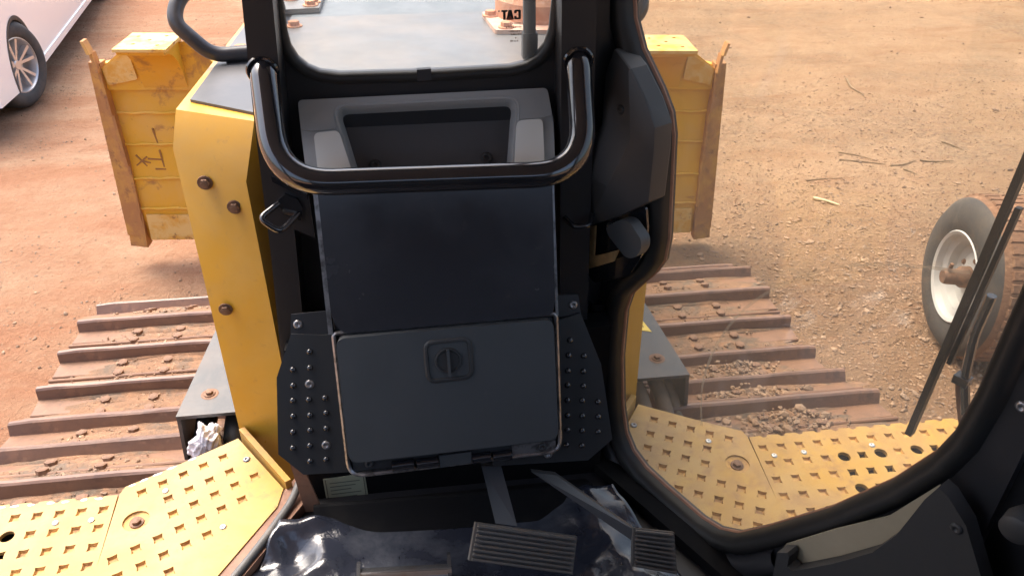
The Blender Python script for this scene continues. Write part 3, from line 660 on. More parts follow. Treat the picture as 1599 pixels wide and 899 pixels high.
# ---- fender boxes over the inner track ends
def fender(s):
    b = bmesh.new(); x = lambda v: v * s
    top = [(.744, 1.75), (.712, 2.16), (.56, 2.16), (.56, 1.75)]
    P = [(x(a), c) for a, c in top]
    prism(b, P[::s], FZ, 1.060, 1.071)
    hexa(b, [(x(.756), 1.75, .90), (x(.722), 2.16, .90), (x(.712), 2.16, .90), (x(.746), 1.75, .90), (x(.7435), 1.75, 1.0595), (x(.711), 2.16, 1.0595), (x(.701), 2.16, 1.0595), (x(.7335), 1.75, 1.0595)])
    box(b, (min(x(.545), x(.7)), 2.15, .90), (max(x(.545), x(.7)), 2.159, 1.0595))
    o = part('fender_box', b, 'fender', None, False, .003)
    b = bmesh.new(); lathe(b, [(0, .001), (.022, .001), (.025, 0)], Frame((x(.668), 1.838, 1.0715), (1, 0, 0), (0, 1, 0), (0, 0, 1)), 20); mk('washer', b, 'rust', o)
    put('bolt', BBOLT, Matrix.Translation((x(.668), 1.838, 1.073)), o)
    if s > 0:
        for k, (xx, r) in enumerate(((.60, .024), (.665, .024), (.70, .017))):
            b = bmesh.new(); tube(b, smoothpath([(xx - .02, 2.1, .99), (xx, 1.84 + .03 * k, 1.0), (xx + .025, 1.72, .93), (xx + .03, 1.70, .72)], .12), r, 12); mk('hose', b, 'hose', o, True)
        b = bmesh.new(); prism(b, [(.625, 2.0), (.69, 1.975), (.668, 2.085), (.63, 2.10)], FZ, 1.0712, 1.0722); lb = mk('warning_label', b, 'label', o)
        b = bmesh.new()
        for i in range(3): prism(b, [(.645 + .003 * i, 2.012 + .025 * i), (.672, 2.003 + .025 * i), (.671, 2.010 + .025 * i), (.645 + .003 * i, 2.019 + .025 * i)], FZ, 1.0724, 1.0728)
        mk('print', b, 'labelink', lb)
    else:
        for k, (xx, r) in enumerate(((-.60, .036), (-.69, .03))):
            b = bmesh.new(); tube(b, smoothpath([(xx + .02, 2.1, .985), (xx, 1.85, 1.0), (xx - .0, 1.74, .96), (xx - .02, 1.70, .72)], .12), r, 12); mk('hose', b, 'rubber', o, True)
    return o
fender(1); fender(-1)

# ---- cab shell
FW = Frame((0, 1.55, 0), (1, 0, 0), (0, 0, 1), (0, -1, 0))      # front wall, n towards the driver
WIN = [(-.25, 2.68), (-.252, 2.16), (-.249, 2.135), (-.238, 2.112), (-.222, 2.096), (-.200, 2.085), (-.162, 2.079), (.01, 2.077), (.178, 2.080), (.210, 2.087), (.233, 2.101), (.249, 2.122), (.258, 2.15), (.263, 2.209), (.272, 2.68)]
b = bmesh.new()
panel_holes(b, [(-.276, 2.74), (-.322, 2.225), (-.340, 1.994), (-.358, 1.68), (-.385, 1.336), (-.408, 1.0), (.41, 1.0), (.43, 1.336), (.43, 2.2), (.43, 2.74)], [WIN], FW, -.03, .0)
cab = part('cab_frame', b, 'frame')
b = bmesh.new(); sweep(b, WIN, FW, [(-.003, -.010), (-.003, .003), (.001, .008), (.008, .010), (.016, .007), (.019, -.001)]); mk('window_seal', b, 'rubber', cab, True)
for sx, nm in ((-1, 'a_post'), (1, 'a_post')):
    b = bmesh.new()
    xt, xb = (.270, .338) if sx < 0 else (.280, .306)     # inner edge top/bottom
    a = [(-.0005, 0), (.066, 0), (.066, .075), (-.0005, .075)]
    lo = [(sx * (xb + p - .008), 1.549 - q, 1.0) for p, q in a]; hi = [(sx * (xt + p - .030), 1.549 - q, 2.74) for p, q in a]
    if sx < 0:      # left post: slim, leaning in towards the roof
        lo = [(-(.335 if p < .01 else .391), 1.549 - q, 1.0) for p, q in a]; hi = [(-(.222 if p < .01 else .264), 1.549 - q, 2.74) for p, q in a]
    hexa(b, (lo + hi) if sx > 0 else ([lo[i] for i in (1, 0, 3, 2)] + [hi[i] for i in (1, 0, 3, 2)]))
    mk(nm, b, 'frame', cab, False, .008, 3)
b = bmesh.new(); prism(b, [(-.01, 2.064), (.018, 2.065), (.018, 2.088), (-.01, 2.087)], FW, .0, .0125); mk('tape_piece', b, 'tape', cab)
# door plane (right), mirrored on the left as the open doorway
dd = Vector((.21, -.37, 0)).normalized()
FD = Frame((.445, 1.5, 0), dd, (0, 0, 1), (-.8697, -.4936, 0))    # n into the cab
LFD = Frame((-.445, 1.5, 0), (-dd.x, dd.y, 0), (0, 0, 1), (.8697, -.4936, 0))
# roof with an unseen front overhang added to keep sun off the console, rear posts and rear wall below the rear window
roofp = [(-.46, 1.95), (.46, 1.95), (.95, .85), (.95, -.75), (-.95, -.75), (-.95, .85)]
b = bmesh.new(); prism(b, roofp[::-1], FZ, 2.76, 2.88); mk('roof', b, 'yellow', cab, False, .02)
b = bmesh.new(); prism(b, [(x * .95, .1 + (y - .1) * .93) for x, y in roofp][::-1], FZ, 2.735, 2.759); mk('headliner', b, 'headliner', cab)
for s in (-1, 1):
    b = bmesh.new(); f = FD if s > 0 else LFD
    prism(b, [(.83, 1.0), (.98, 1.0), (.98, 2.74), (.83, 2.74)][::s], f, -.06, -.014); mk('b_post', b, 'frame', cab, False, .01)
    b = bmesh.new(); box(b, (s * .92 - .05, -.72, 1.0), (s * .92 + .05, -.60, 2.74)); mk('rear_post', b, 'frame', cab, False, .01)
    b = bmesh.new(); box(b, (s * .90 - .02, -.60, 1.0), (s * .90 + .02, .68, 1.72)); mk('side_wall', b, 'frame', cab, False, .005)
b = bmesh.new(); box(b, (-.86, -.70, 1.0), (.86, -.66, 2.45)); mk('rear_wall', b, 'frame', cab, False, .005)  # unseen wall, raised to keep bright sky out of the lid's reflection
# floor and doorway sill
b = bmesh.new(); prism(b, [(-.40, 1.50), (-.88, .68), (-.88, -.65), (.88, -.65), (.88, .68), (.40, 1.50)], FZ, .96, 1.025); mk('cab_floor', b, 'floor', cab)
for f, sg in ((LFD, 1), (FD, -1)):
    b = bmesh.new(); prism(b, [(-.02, 1.0), (.95, 1.0), (.95, 1.056), (-.02, 1.056)][::sg], f, .052 if sg > 0 else .03, .122 if sg > 0 else .08); mk('door_sill', b, 'sill' if sg > 0 else 'kick', cab, False, .006)
b = bmesh.new(); tube(b, smoothpath([LFD(-.06, 1.20, .075), LFD(-.02, 1.10, .085), LFD(.05, 1.066, .098), LFD(.2, 1.062, .108), LFD(.9, 1.062, .108)], .08), .010, 10); mk('door_seal', b, 'seal', cab, True)
b = bmesh.new(); prism(b, [(-.36, 1.03), (-.318, 1.03), (-.352, 1.24), (-.375, 1.24)], Frame((0, 1.40, 0), (1, 0, 0), (0, 0, 1), (0, -1, 0)), 0, .006); mk('sill_bracket', b, 'sill', cab, False, .002)
# wall and kick plate below the console
b = bmesh.new(); box(b, (-.345, 1.44, 1.0), (.40, 1.50, 1.50)); kw = mk('lower_wall', b, 'kick', cab)
FK = Frame((0, 1.4395, 0), (1, 0, 0), (0, 0, 1), (0, -1, 0))
b = bmesh.new(); prism(b, [(-.313, .995), (-.206, .985), (-.208, 1.10), (-.312, 1.093)], FK, 0, .0012); st = mk('sticker', b, 'sticker', kw)
b = bmesh.new()
for i in range(6): prism(b, [(-.298, 1.075 - i * .013), (-.222 - .012 * (i % 3), 1.078 - i * .013), (-.222 - .012 * (i % 3), 1.0805 - i * .013), (-.298, 1.0775 - i * .013)], FK, .0014, .0018)
for xx in (-.307, -.212): prism(b, [(xx - .001, 1.0), (xx + .001, 1.0), (xx + .001, 1.09), (xx - .001, 1.09)], FK, .0014, .0018)
mk('print', b, 'stickerline', st)
b = bmesh.new(); hexa(b, [(-.33, 1.300, 1.026), (.36, 1.285, 1.026), (.36, 1.42, 1.026), (-.33, 1.42, 1.026), (-.33, 1.358, 1.083), (.36, 1.346, 1.078), (.36, 1.354, 1.079), (-.33, 1.366, 1.084)]); mk('kick_plate', b, 'kick', cab, False, .003)

# ---- windscreen, print on it and its wiper
b = bmesh.new(); prism(b, [(x * 1.02, z - .008 if z < 2.6 else z + .01) for x, z in WIN][::-1], FW, -.014, -.010); ws = part('windscreen', b, 'windscreen')
def pr(bm, P, cx, cz, sc): prism(bm, [(cx - x * sc, cz + y * sc) for x, y in P], FW, -.0095, -.0090)      # mirrored: printed to be read from outside
b = bmesh.new(); cz, sc, c0 = 2.172, .0185, .1995
pr(b, [(0, .1), (.1, 0), (.62, 0), (.72, .1), (.72, .36), (.46, .36), (.46, .2), (.27, .2), (.27, .8), (.46, .8), (.46, .64), (.72, .64), (.72, .9), (.62, 1), (.1, 1), (0, .9)], c0, cz, sc)
pr(b, [(.74, 0), (1.0, 0), (1.06, .3), (1.24, .3), (1.30, 0), (1.56, 0), (1.32, 1), (.98, 1)], c0, cz, sc)
pr(b, [(1.62, 0), (1.90, 0), (1.90, .8), (2.08, .8), (2.08, 1), (1.42, 1), (1.42, .8), (1.62, .8)], c0, cz, sc)
pr(b, [(2.26, .82), (2.40, .82), (2.40, .98), (2.26, .98)], c0, cz, sc)
mk('lettering', b, 'ink', ws)
b = bmesh.new(); pr(b, [(.80, -.02), (1.50, -.02), (1.15, .42)], c0, cz, sc)
o = mk('logo_triangle', b, 'inkred', ws); o.location.y = -.0012
b = bmesh.new(); rr = random.Random(3)
for r, (za, xa, xb) in enumerate(((2.163, .02, .95), (2.156, -.12, 1.5), (2.148, .1, 1.3), (2.142, -.05, 1.0), (2.135, .5, .65), (2.129, .3, 1.1))):
    x = xa
    while x < xb:
        wd = rr.uniform(.04, .11); pr(b, [(x, 0), (x + wd, 0), (x + wd, rr.uniform(.14, .2)), (x, .16)], c0, za, sc); x += wd + rr.uniform(.03, .12)
lathe(b, [(.0042, 0), (.0048, 0)], FW.__class__(FW(c0 + .002, 2.158, -.0092), FW.u, FW.v, FW.n), 20)
mk('small_print', b, 'inkgrey', ws)
b = bmesh.new(); hexa(b, [(.209, 1.575, 2.103), (.233, 1.575, 2.103), (.233, 1.592, 2.103), (.209, 1.592, 2.103), (.203, 1.575, 2.5), (.225, 1.575, 2.5), (.225, 1.592, 2.5), (.203, 1.592, 2.5)])
box(b, (.206, 1.572, 2.09), (.236, 1.596, 2.14)); tube(b, [(.217, 1.597, 2.12), (.212, 1.60, 2.5)], .006, 8)
mk('wiper', b, 'rubber', ws, False, .002)

# ---- big U-shaped hand rail across the front
b = bmesh.new(); tube(b, smoothpath([(-.292, 1.50, 2.118), (-.291, 1.47, 2.112), (-.270, 1.312, 1.962), (.288, 1.312, 1.951), (.300, 1.47, 2.105), (.300, 1.50, 2.115)], .100, 12), .0245, 20)
hr = part('hand_rail', b, 'black', None, 'all')
for x, z in ((-.292, 2.118), (.300, 2.115)):
    b = bmesh.new(); tube(b, [(x + .0262 * math.cos(t) , 1.4735 - .003 * math.sin(3 * t), z - .004 + .0255 * math.sin(t)) for t in (math.pi / 12 * i for i in range(24))], .0045, 6, True); mk('weld_bead', b, 'black', hr, True)

# ---- console (reclined) : frame FC, u = right, v = down the slope, n = towards the driver
sv = Vector((0, -.2, -.547)).normalized(); FC = Frame((0, 1.42, 1.89), (1, 0, 0), sv, (0, -.9392, .3434))
b = bmesh.new(); prism(b, [(-.214, -.004), (.241, -.004), (.241, .592), (-.208, .592)], FC, -.085, -.004); con = part('console', b, 'trim', None, False, .004)
b = bmesh.new(); prism(b, roundpoly([(-.216, -.006), (.243, -.006), (.241, .25), (.234, .277), (-.195, .283), (-.213, .25)], [.01, .01, .03, .02, .03, .03]), FC, .012, .019); mk('lid', b, 'lid', con, False, .002)
b = bmesh.new(); prism(b, [(-.2255, .0), (-.2165, .0), (-.2135, .285), (-.2230, .285)], FC, -.02, .0115); mk('worn_edge', b, 'edge', con, False, .002)
b = bmesh.new(); prism(b, [(.2435, .0), (.2475, .0), (.2485, .28), (.2425, .28)], FC, -.02, .0115); mk('worn_edge', b, 'edge', con, False, .001)
# bare-metal tray edge around the lower box
loop = roundpoly([(-.216, .282), (.246, .274), (.246, .586), (-.211, .601)], [.012, .012, .03, .035], 6)
b = bmesh.new(); sweep(b, loop, FC, [(-.006, -.004), (-.006, .010), (-.002, .013), (.002, .010), (.002, -.03)]); mk('tray_edge', b, 'edge', con, 40)
b = bmesh.new(); prism(b, [(-.20, .285), (.236, .285), (.236, .58), (-.20, .59)], FC, -.003, .004); mk('lower_tray', b, 'footplate', con)
b = bmesh.new(); prism(b, roundpoly([(-.207, .288), (.234, .281), (.236, .545), (-.203, .557)], .022, 6), FC, .006, .036); bd = mk('box_door', b, 'boxdoor', con, 40, .005, 3)
# rounded-square latch with a turn key
lc = roundpoly([(-.033, .308), (.061, .305), (.063, .391), (-.031, .395)], .02, 6)
b = bmesh.new(); sweep(b, lc, FC, [(-.007, .0362), (-.005, .0395), (-.001, .040), (.002, .0385), (.003, .0362)]); la = mk('latch_surround', b, 'trim', bd, True)
FL = Frame(FC(.014, .351, .036), FC.u, FC.v, FC.n)
b = bmesh.new(); lathe(b, [(0, .003), (.021, .003), (.0235, .006), (.026, .006), (.028, .0)], FL, 28); mk('latch_dial', b, 'trim', bd, 40)
b = bmesh.new(); prism(b, roundpoly([(-.003, -.026), (.003, -.026), (.004, .031), (-.002, .031)], .002, 2), FL, .004, .014); mk('latch_key', b, 'boxdoor', bd, False, .001)
for x0, x1 in ((-.118, -.072), (-.066, -.020), (.052, .092), (.097, .137)):
    b = bmesh.new(); tube(b, [FC(x0, .583, .010), FC(x1, .581, .010)], .0115, 14); mk('hinge_knuckle', b, 'black', con, 40)
b = bmesh.new(); prism(b, [(-.018, .567), (.050, .564), (.050, .590), (-.018, .594)], FC, .006, .016); mk('hinge_leaf', b, 'boxdoor', con, False, .002)
b = bmesh.new(); prism(b, [(.139, .561), (.234, .559), (.234, .580), (.139, .583)], FC, .005, .009); mk('corner_plate', b, 'edge', con, False, .001)
for x, y, m in ((.204, .571, DSCREW), (-.165, .573, DSCREW)): put('screw', m, FC.mtx(x, y, .0085), con)
# foot rests either side, studded
FF = Frame((0, 1.465, 1.89), FC.u, FC.v, FC.n)
footL = [(-.10, .315), (-.243, .315), (-.306, .308), (-.345, .40), (-.360, .572), (-.312, .624), (-.10, .632)]
footR = [(.10, .33), (.246, .323), (.306, .308), (.349, .427), (.372, .607), (.315, .652), (.10, .645)]
studL = [(-.272, .349), (-.310, .385), (-.275, .384), (-.313, .42), (-.317, .453), (-.284, .454), (-.25, .453), (-.32, .488), (-.285, .489), (-.251, .487), (-.324, .524), (-.288, .523), (-.254, .522), (-.328, .56), (-.292, .558), (-.295, .594), (-.261, .593)]
studR = [(.281, .367), (.277, .401), (.311, .405), (.275, .436), (.309, .44), (.273, .469), (.308, .474), (.272, .504), (.305, .508), (.34, .514), (.271, .54), (.304, .544), (.34, .549), (.27, .574), (.303, .579), (.339, .585), (.267, .61), (.301, .615)]
b = bmesh.new(); lathe(b, [(0, .0065), (.0038, .0058), (.0066, .003), (.0074, -.001)], FZ, 12); STUD = me_from(b, 'stud', ['black'], True)
for poly, studs, scr in ((footL, studL, ((-.279, .42), (-.258, .56))), (footR, studR, ((.224, .628),))):
    b = bmesh.new(); prism(b, poly, FF, -.006, .0); fo = part('foot_rest', b, 'footplate', None, False, .0012, 1)
    for x, y in studs: put('stud', STUD, FF.mtx(x, y, 0), fo)
    for x, y in scr: put('screw', BSCREW, FF.mtx(x, y, 0), fo)
    sgn = 1 if poly is footR else -1
    b = bmesh.new(); prism(b, [(.20 * sgn, .265), (.303 * sgn, .268), (.308 * sgn, .31), (.20 * sgn, .32)], FF, -.012, -.0065); br = mk('mount_tab', b, 'frame', fo, False, .002)
    put('screw', BSCREW, FF.mtx(.291 * sgn, .290, -.0065), br)
# moulded tray above the lid: one reclined shell with a rounded recess
FT = Frame((0, 1.535, 2.033), (1, 0, 0), (0, -.6097, -.7926), (0, -.7926, .6097))
hole = roundpoly([(-.177, .013), (.189, .011), (.164, .176), (-.139, .176)], [.026, .026, .015, .015], 6)
b = bmesh.new(); panel_holes(b, roundpoly([(-.247, -.004), (.252, -.008), (.259, .06), (.254, .182), (-.236, .182), (-.244, .06)], .010, 4), [hole], FT, -.030, .0)
tr = part('dash_tray', b, 'tray', None, False, .004, 3)
b = bmesh.new(); sweep(b, hole, FT, [(.006, .0012), (.001, -.0015), (-.003, -.008), (-.008, -.052)]); mk('recess_wall', b, 'tray', tr, 'all')
b = bmesh.new(); prism(b, hole, FT, -.056, -.050); tb = mk('tray_back', b, 'trayin', tr)
for x, y in ((-.107, .122), (.122, .119)):
    b = bmesh.new(); lathe(b, [(0, .001), (.005, .001), (.006, .005), (.009, .0055), (.012, .003), (.013, 0)], Frame(FT(x, y, -.0498), FT.u, FT.v, FT.n), 20); mk('screw_boss', b, 'trim', tb, True)
for P in ([(-.219, .066), (-.170, .063), (-.146, .160), (-.214, .160)], [(.183, .060), (.236, .058), (.232, .160), (.171, .160)]):
    b = bmesh.new(); prism(b, roundpoly(P, .012, 5), FT, .0003, .009); mk('pale_pad', b, 'pad', tr, 40, .003)
for P in ([(-.243, .050), (-.222, .056), (-.178, .054), (-.178, .058), (-.222, .061), (-.243, .056)], [(.190, .051), (.238, .050), (.256, .044), (.256, .050), (.238, .055), (.190, .056)]):
    b = bmesh.new(); prism(b, P, FT, .0, .004); mk('moulded_ridge', b, 'tray', tr, False, .0015)
# D-ring anchor on the left post, small hook on the right
FA = Frame((0, 1.452, 0), (1, 0, 0), (0, 0, 1), (0, -1, 0))
b = bmesh.new(); prism(b, [(-.302, 1.915), (-.240, 1.872), (-.240, 1.775), (-.285, 1.80), (-.304, 1.84)], FA, -.012, .004); an = part('ring_anchor', b, 'frame', None, False, .002)
b = bmesh.new(); prism(b, [(-.303, 1.924), (-.241, 1.882), (-.241, 1.870), (-.303, 1.912)], FA, .0, .02); mk('folded_edge', b, 'black', an, False, .003)
b = bmesh.new(); prism(b, [(-.300, 1.868), (-.285, 1.880), (-.262, 1.868), (-.255, 1.848), (-.262, 1.820), (-.295, 1.838)], FA, .004, .012); mk('anchor_plate', b, 'black', an, False, .002)
b = bmesh.new(); tube(b, smoothpath([FA(-.300, 1.860, .010), FA(-.333, 1.851, .052), FA(-.298, 1.820, .056), FA(-.264, 1.836, .010)], .016, 6), .0062, 12); mk('ring', b, 'black', an, True)
b = bmesh.new(); tube(b, smoothpath([(.285, 1.47, 1.776), (.30, 1.44, 1.768), (.335, 1.44, 1.770), (.345, 1.47, 1.780)], .012), .006, 10); part('hook', b, 'black', None, True)

# ---- driver seat (behind the viewpoint)
b = bmesh.new(); prism(b, roundpoly([(-.25, -.52), (.25, -.52), (.27, .02), (-.27, .02)], .08), FZ, 1.40, 1.54); seat = part('seat', b, 'trim', None, 40, .03, 4)
b = bmesh.new(); hexa(b, [(-.26, -.50, 1.52), (.26, -.50, 1.52), (.26, -.36, 1.52), (-.26, -.36, 1.52), (-.24, -.58, 2.42), (.24, -.58, 2.42), (.24, -.47, 2.42), (-.24, -.47, 2.42)]); mk('backrest', b, 'trim', seat, 40, .05, 4)
b = bmesh.new(); box(b, (-.18, -.45, 1.024), (.18, -.05, 1.40)); mk('seat_base', b, 'frame', seat, False, .02)
# ---- pedals
def pedal(corners, n_ribs, armpts, armw):
    TL, TR, BR, BL = map(Vector, corners); nrm = (TR - TL).cross(BL - TL).normalized()
    if nrm.dot(Vector((0, -1, .6))) < 0: nrm = -nrm
    b = bmesh.new(); cen = (TL + TR + BR + BL) / 4
    P = [TL, TR, BR, BL]
    hexa(b, [p - nrm * .012 for p in P] + [p for p in P]); pad = part('pedal', b, 'pedal', None, False, .006, 3)
    for i in range(n_ribs):
        t = (i + .5) / n_ribs; a = TL.lerp(BL, t); c = TR.lerp(BR, t); e = (BL - TL) / n_ribs * .26; ins = (c - a).normalized() * .005
        a = a + ins; c = c - ins
        b = bmesh.new(); hexa(b, [a - e * 1.3, c - e * 1.3, c + e * 1.3, a + e * 1.3, a - e * .7 + nrm * .008, c - e * .7 + nrm * .008, c + e * .7 + nrm * .008, a + e * .7 + nrm * .008]); mk('rib', b, 'pedal', pad, False, .0012, 1)
    b = bmesh.new(); a0, a1 = Vector(armpts[0]), Vector(armpts[1]); a2, a3 = Vector(armpts[2]), Vector(armpts[3]); k = Vector((0, .018, -.008))
    hexa(b, [a0 + k, a1 + k, a2 + k, a3 + k, a0, a1, a2, a3]); mk('pedal_arm', b, 'arm', pad, False, .003)
pedal([(.050, 1.135, 1.232), (.275, 1.135, 1.153), (.258, 1.087, 1.087), (.030, 1.087, 1.172)], 8, [(.075, 1.262, 1.268), (.120, 1.262, 1.262), (.142, 1.150, 1.190), (.094, 1.150, 1.206)], .04)
pedal([(.398, 1.125, 1.175), (.492, 1.118, 1.155), (.496, 1.075, 1.065), (.388, 1.075, 1.110)], 9, [(.190, 1.262, 1.235), (.247, 1.262, 1.218), (.402, 1.125, 1.168), (.396, 1.115, 1.145)], .04)
b = bmesh.new(); tube(b, [(-.205, 1.128, 1.098), (-.016, 1.118, 1.096)], .021, 18); sb = part('foot_bar', b, 'steelbar', None, 40)
for x in (-.209, -.012):
    b = bmesh.new(); prism(b, roundpoly([(1.085, 1.026), (1.165, 1.026), (1.158, 1.124), (1.10, 1.124)], .012), Frame((x, 0, 0), (0, 1, 0), (0, 0, 1), (1, 0, 0)), -.004, .004); mk('bar_tab', b, 'steelbar', sb, False, .001)

# ---- right door: panel with the cut-away window, seal, glass, wiper, moulded cover, latch and pocket
DW = [(-.075, 2.66), (-.062, 2.23), (-.050, 2.17), (-.020, 2.115), (.040, 2.052), (.070, 2.012), (.083, 1.97), (.092, 1.877), (.104, 1.745), (.100, 1.69), (.078, 1.646), (.040, 1.595), (.012, 1.555), (-.001, 1.50), (.0, 1.36), (.020, 1.21), (.042, 1.135), (.075, 1.095), (.125, 1.073), (.20, 1.066), (.32, 1.062), (.375, 1.074), (.425, 1.108), (.49, 1.192), (.608, 1.360), (.698, 1.515), (.745, 1.62), (.762, 1.685), (.770, 1.78), (.772, 2.0), (.772, 2.66)]
b = bmesh.new(); panel_holes(b, [(-.10, 2.73), (-.10, 1.03), (.855, 1.03), (.855, 2.73)], [DW], FD, -.012, .018); door = part('door', b, 'frame')
b = bmesh.new(); sweep(b, DW, FD, [(-.004, -.016), (-.004, .016), (.004, .032), (.018, .038), (.030, .034), (.036, .024), (.040, .017)]); mk('door_seal', b, 'rubber', door, 'all')
b = bmesh.new(); sweep(b, DW, FD, [(-.0045, -.010), (-.0065, -.004), (-.0045, .001)]); mk('inner_trim', b, 'sill', door, True)
b = bmesh.new(); prism(b, [(x, z) for x, z in DW][::-1], FD, -.012, -.007); dg = mk('door_glass', b, 'doorglass', door)
def strip(b, pts, wd, fr, c):
    pts = smoothpath([(x, y, 0) for x, y in pts], .2, 8)
    L, Rr = [], []
    for i, p in enumerate(pts):
        t = (pts[min(i + 1, len(pts) - 1)] - pts[max(i - 1, 0)]).normalized(); e = Vector((-t.y, t.x, 0)) * wd * .5
        L.append(b.verts.new(fr(p.x + e.x, p.y + e.y, c))); Rr.append(b.verts.new(fr(p.x - e.x, p.y - e.y, c)))
    for i in range(len(pts) - 1): b.faces.new([L[i], L[i + 1], Rr[i + 1], Rr[i]])
b = bmesh.new(); strip(b, [(.690, 1.945), (.583, 1.909), (.478, 1.855), (.372, 1.753), (.306, 1.657), (.261, 1.531), (.250, 1.416), (.269, 1.325)], .006, FD, -.0062); mk('wiper_smear', b, 'smear', door)
b = bmesh.new()          # rounded lower rail of the door frame
low = [i for i, p in enumerate(DW) if p[1] < 1.52 and p[0] < .50]
ring = []
for i in low:
    p0, p1, p2 = Vector(DW[i - 1]), Vector(DW[i]), Vector(DW[i + 1]); t = (p2 - p0).normalized(); e = Vector((t.y, -t.x)) * -1
    e = Vector((t.y, -t.x)); e = e if (p1 + e * .05 - Vector((.35, 1.6))).length > (p1 - Vector((.35, 1.6))).length else -e
    ring.append([b.verts.new(FD(*(p1 + e * o_), h_)) for o_, h_ in ((.040, .017), (.044, .032), (.058, .042), (.078, .042), (.092, .034), (.098, .017))])
for a_, c_ in zip(ring, ring[1:]):
    for j in range(5): b.faces.new([a_[j], a_[j + 1], c_[j + 1], c_[j]])
mk('lower_rail', b, 'frame', door, 'all')
# wiper outside the glass
b = bmesh.new(); hexa(b, [FD(.676, 1.60, -.022), FD(.687, 1.60, -.022), FD(.687, 1.60, -.036), FD(.676, 1.60, -.036), FD(.696, 2.16, -.022), FD(.707, 2.16, -.022), FD(.707, 2.16, -.036), FD(.696, 2.16, -.036)])
hexa(b, [FD(.693, 1.76, -.038), FD(.700, 1.76, -.038), FD(.700, 1.76, -.048), FD(.693, 1.76, -.048), FD(.705, 2.05, -.038), FD(.713, 2.05, -.038), FD(.713, 2.05, -.048), FD(.705, 2.05, -.048)])
wp = mk('wiper_blade', b, 'rubber', door, False, .002)
b = bmesh.new(); tube(b, smoothpath([FD(.716, 1.90, -.05), FD(.712, 1.82, -.055), FD(.722, 1.74, -.055), FD(.745, 1.68, -.05)], .02), .0075, 8); mk('wiper_arm', b, 'black', wp, True)
b = bmesh.new(); hexa(b, [FD(.708, 1.727, -.045), FD(.732, 1.727, -.045), FD(.732, 1.727, -.065), FD(.708, 1.727, -.065), FD(.708, 1.742, -.045), FD(.732, 1.742, -.045), FD(.732, 1.742, -.065), FD(.708, 1.742, -.065)]); mk('arm_clip', b, 'dustyblack', wp, False, .004)
b = bmesh.new(); tube(b, smoothpath([FD(.714, 1.722, -.06), FD(.722, 1.69, -.065), FD(.738, 1.66, -.06), FD(.752, 1.64, -.05)], .03), .0045, 8); mk('washer_hose', b, 'sill', wp, True)
# moulded cover over the front hinge side, folded along a ridge
c = .062
def P(u, z, h): return FD(u, z, h)
b = bmesh.new()
V = {k: b.verts.new(P(*v)) for k, v in dict(
    a=(-.045, 2.122, .050), b=(.020, 2.100, .068), c=(.070, 2.050, .068), d=(.100, 2.006, .068), e=(.104, 1.955, .068),
    f=(.104, 1.850, .068), g=(.038, 1.793, .080), h=(-.050, 1.733, .082), i=(-.078, 1.738, .070), j=(-.092, 1.890, .070),
    k=(-.036, 1.974, .080), l=(-.055, 2.07, .060), m=(.058, 1.972, .088), n=(.021, 1.865, .106), o=(-.070, 1.868, .104)).items()}
for f in ('abl', 'blk', 'bkm', 'bcm', 'cdm', 'dem', 'emn', 'efn', 'fgn', 'gnh', 'hno', 'hoi', 'ioj', 'jok', 'okm', 'omn'):
    b.faces.new([V[q] for q in f])
bmesh.ops.recalc_face_normals(b, faces=b.faces)
bmesh.ops.dissolve_limit(b, angle_limit=.02, verts=b.verts, edges=b.edges)
r_ = bmesh.ops.extrude_face_region(b, geom=b.faces[:]); bmesh.ops.translate(b, verts=[v for v in r_['geom'] if isinstance(v, bmesh.types.BMVert)], vec=-FD.n * .05)
mk('hinge_cover', b, 'cover', door, 14, .005, 2)
put('screw', DSCREW, FD.mtx(.015, 2.02, .079), door)
b = bmesh.new(); prism(b, roundpoly([(.086, 1.832), (.098, 1.776), (.088, 1.709), (.056, 1.645), (-.052, 1.572), (-.084, 1.592), (-.080, 1.712), (.01, 1.772)], .015), FD, .050, .056); lr = mk('latch_recess', b, 'black', door, False)
b = bmesh.new(); prism(b, [(-.055, 1.731), (-.034, 1.74), (-.033, 1.664), (-.016, 1.674), (.042, 1.713), (.03, 1.679), (-.052, 1.619)], FD, .075, .080); mk('latch_bracket', b, 'tan', lr, False, .001)
b = bmesh.new(); tube(b, [FD(-.01, 1.745, .06), FD(.035, 1.765, .09)], .007, 10); mk('latch_pin', b, 'zinc', lr, True)
b = bmesh.new(); prism(b, roundpoly([(.014, 1.764), (.058, 1.800), (.081, 1.805), (.120, 1.780), (.123, 1.758), (.108, 1.730), (.081, 1.718), (.024, 1.747)], .016), FD, .070, .096); mk('latch_paddle', b, 'boxdoor', lr, 40, .007, 3)
# storage pocket low on the door
b = bmesh.new(); prism(b, [(.553, 1.205), (.558, 1.240), (.642, 1.366), (.722, 1.476), (.776, 1.60), (.80, 1.58), (.80, 1.40), (.62, 1.13), (.58, 1.15)], FD, .041, .045); mk('pocket_liner', b, 'pocket', door)
b = bmesh.new(); prism(b, [(.563, 1.246), (.583, 1.265), (.589, 1.259), (.591, 1.232), (.604, 1.230), (.671, 1.322), (.730, 1.414), (.756, 1.487), (.775, 1.590), (.786, 1.626), (.803, 1.622), (.842, 1.590), (.90, 1.50), (.90, 1.10), (.573, 1.10)], FD, .050, .082); mk('pocket_shell', b, 'trim', door, 40, .009, 3)
put('screw', DSCREW, FD.mtx(.832, 1.575, .0825), door); put('screw', BSCREW, FD.mtx(.832, 1.800, .031), door)
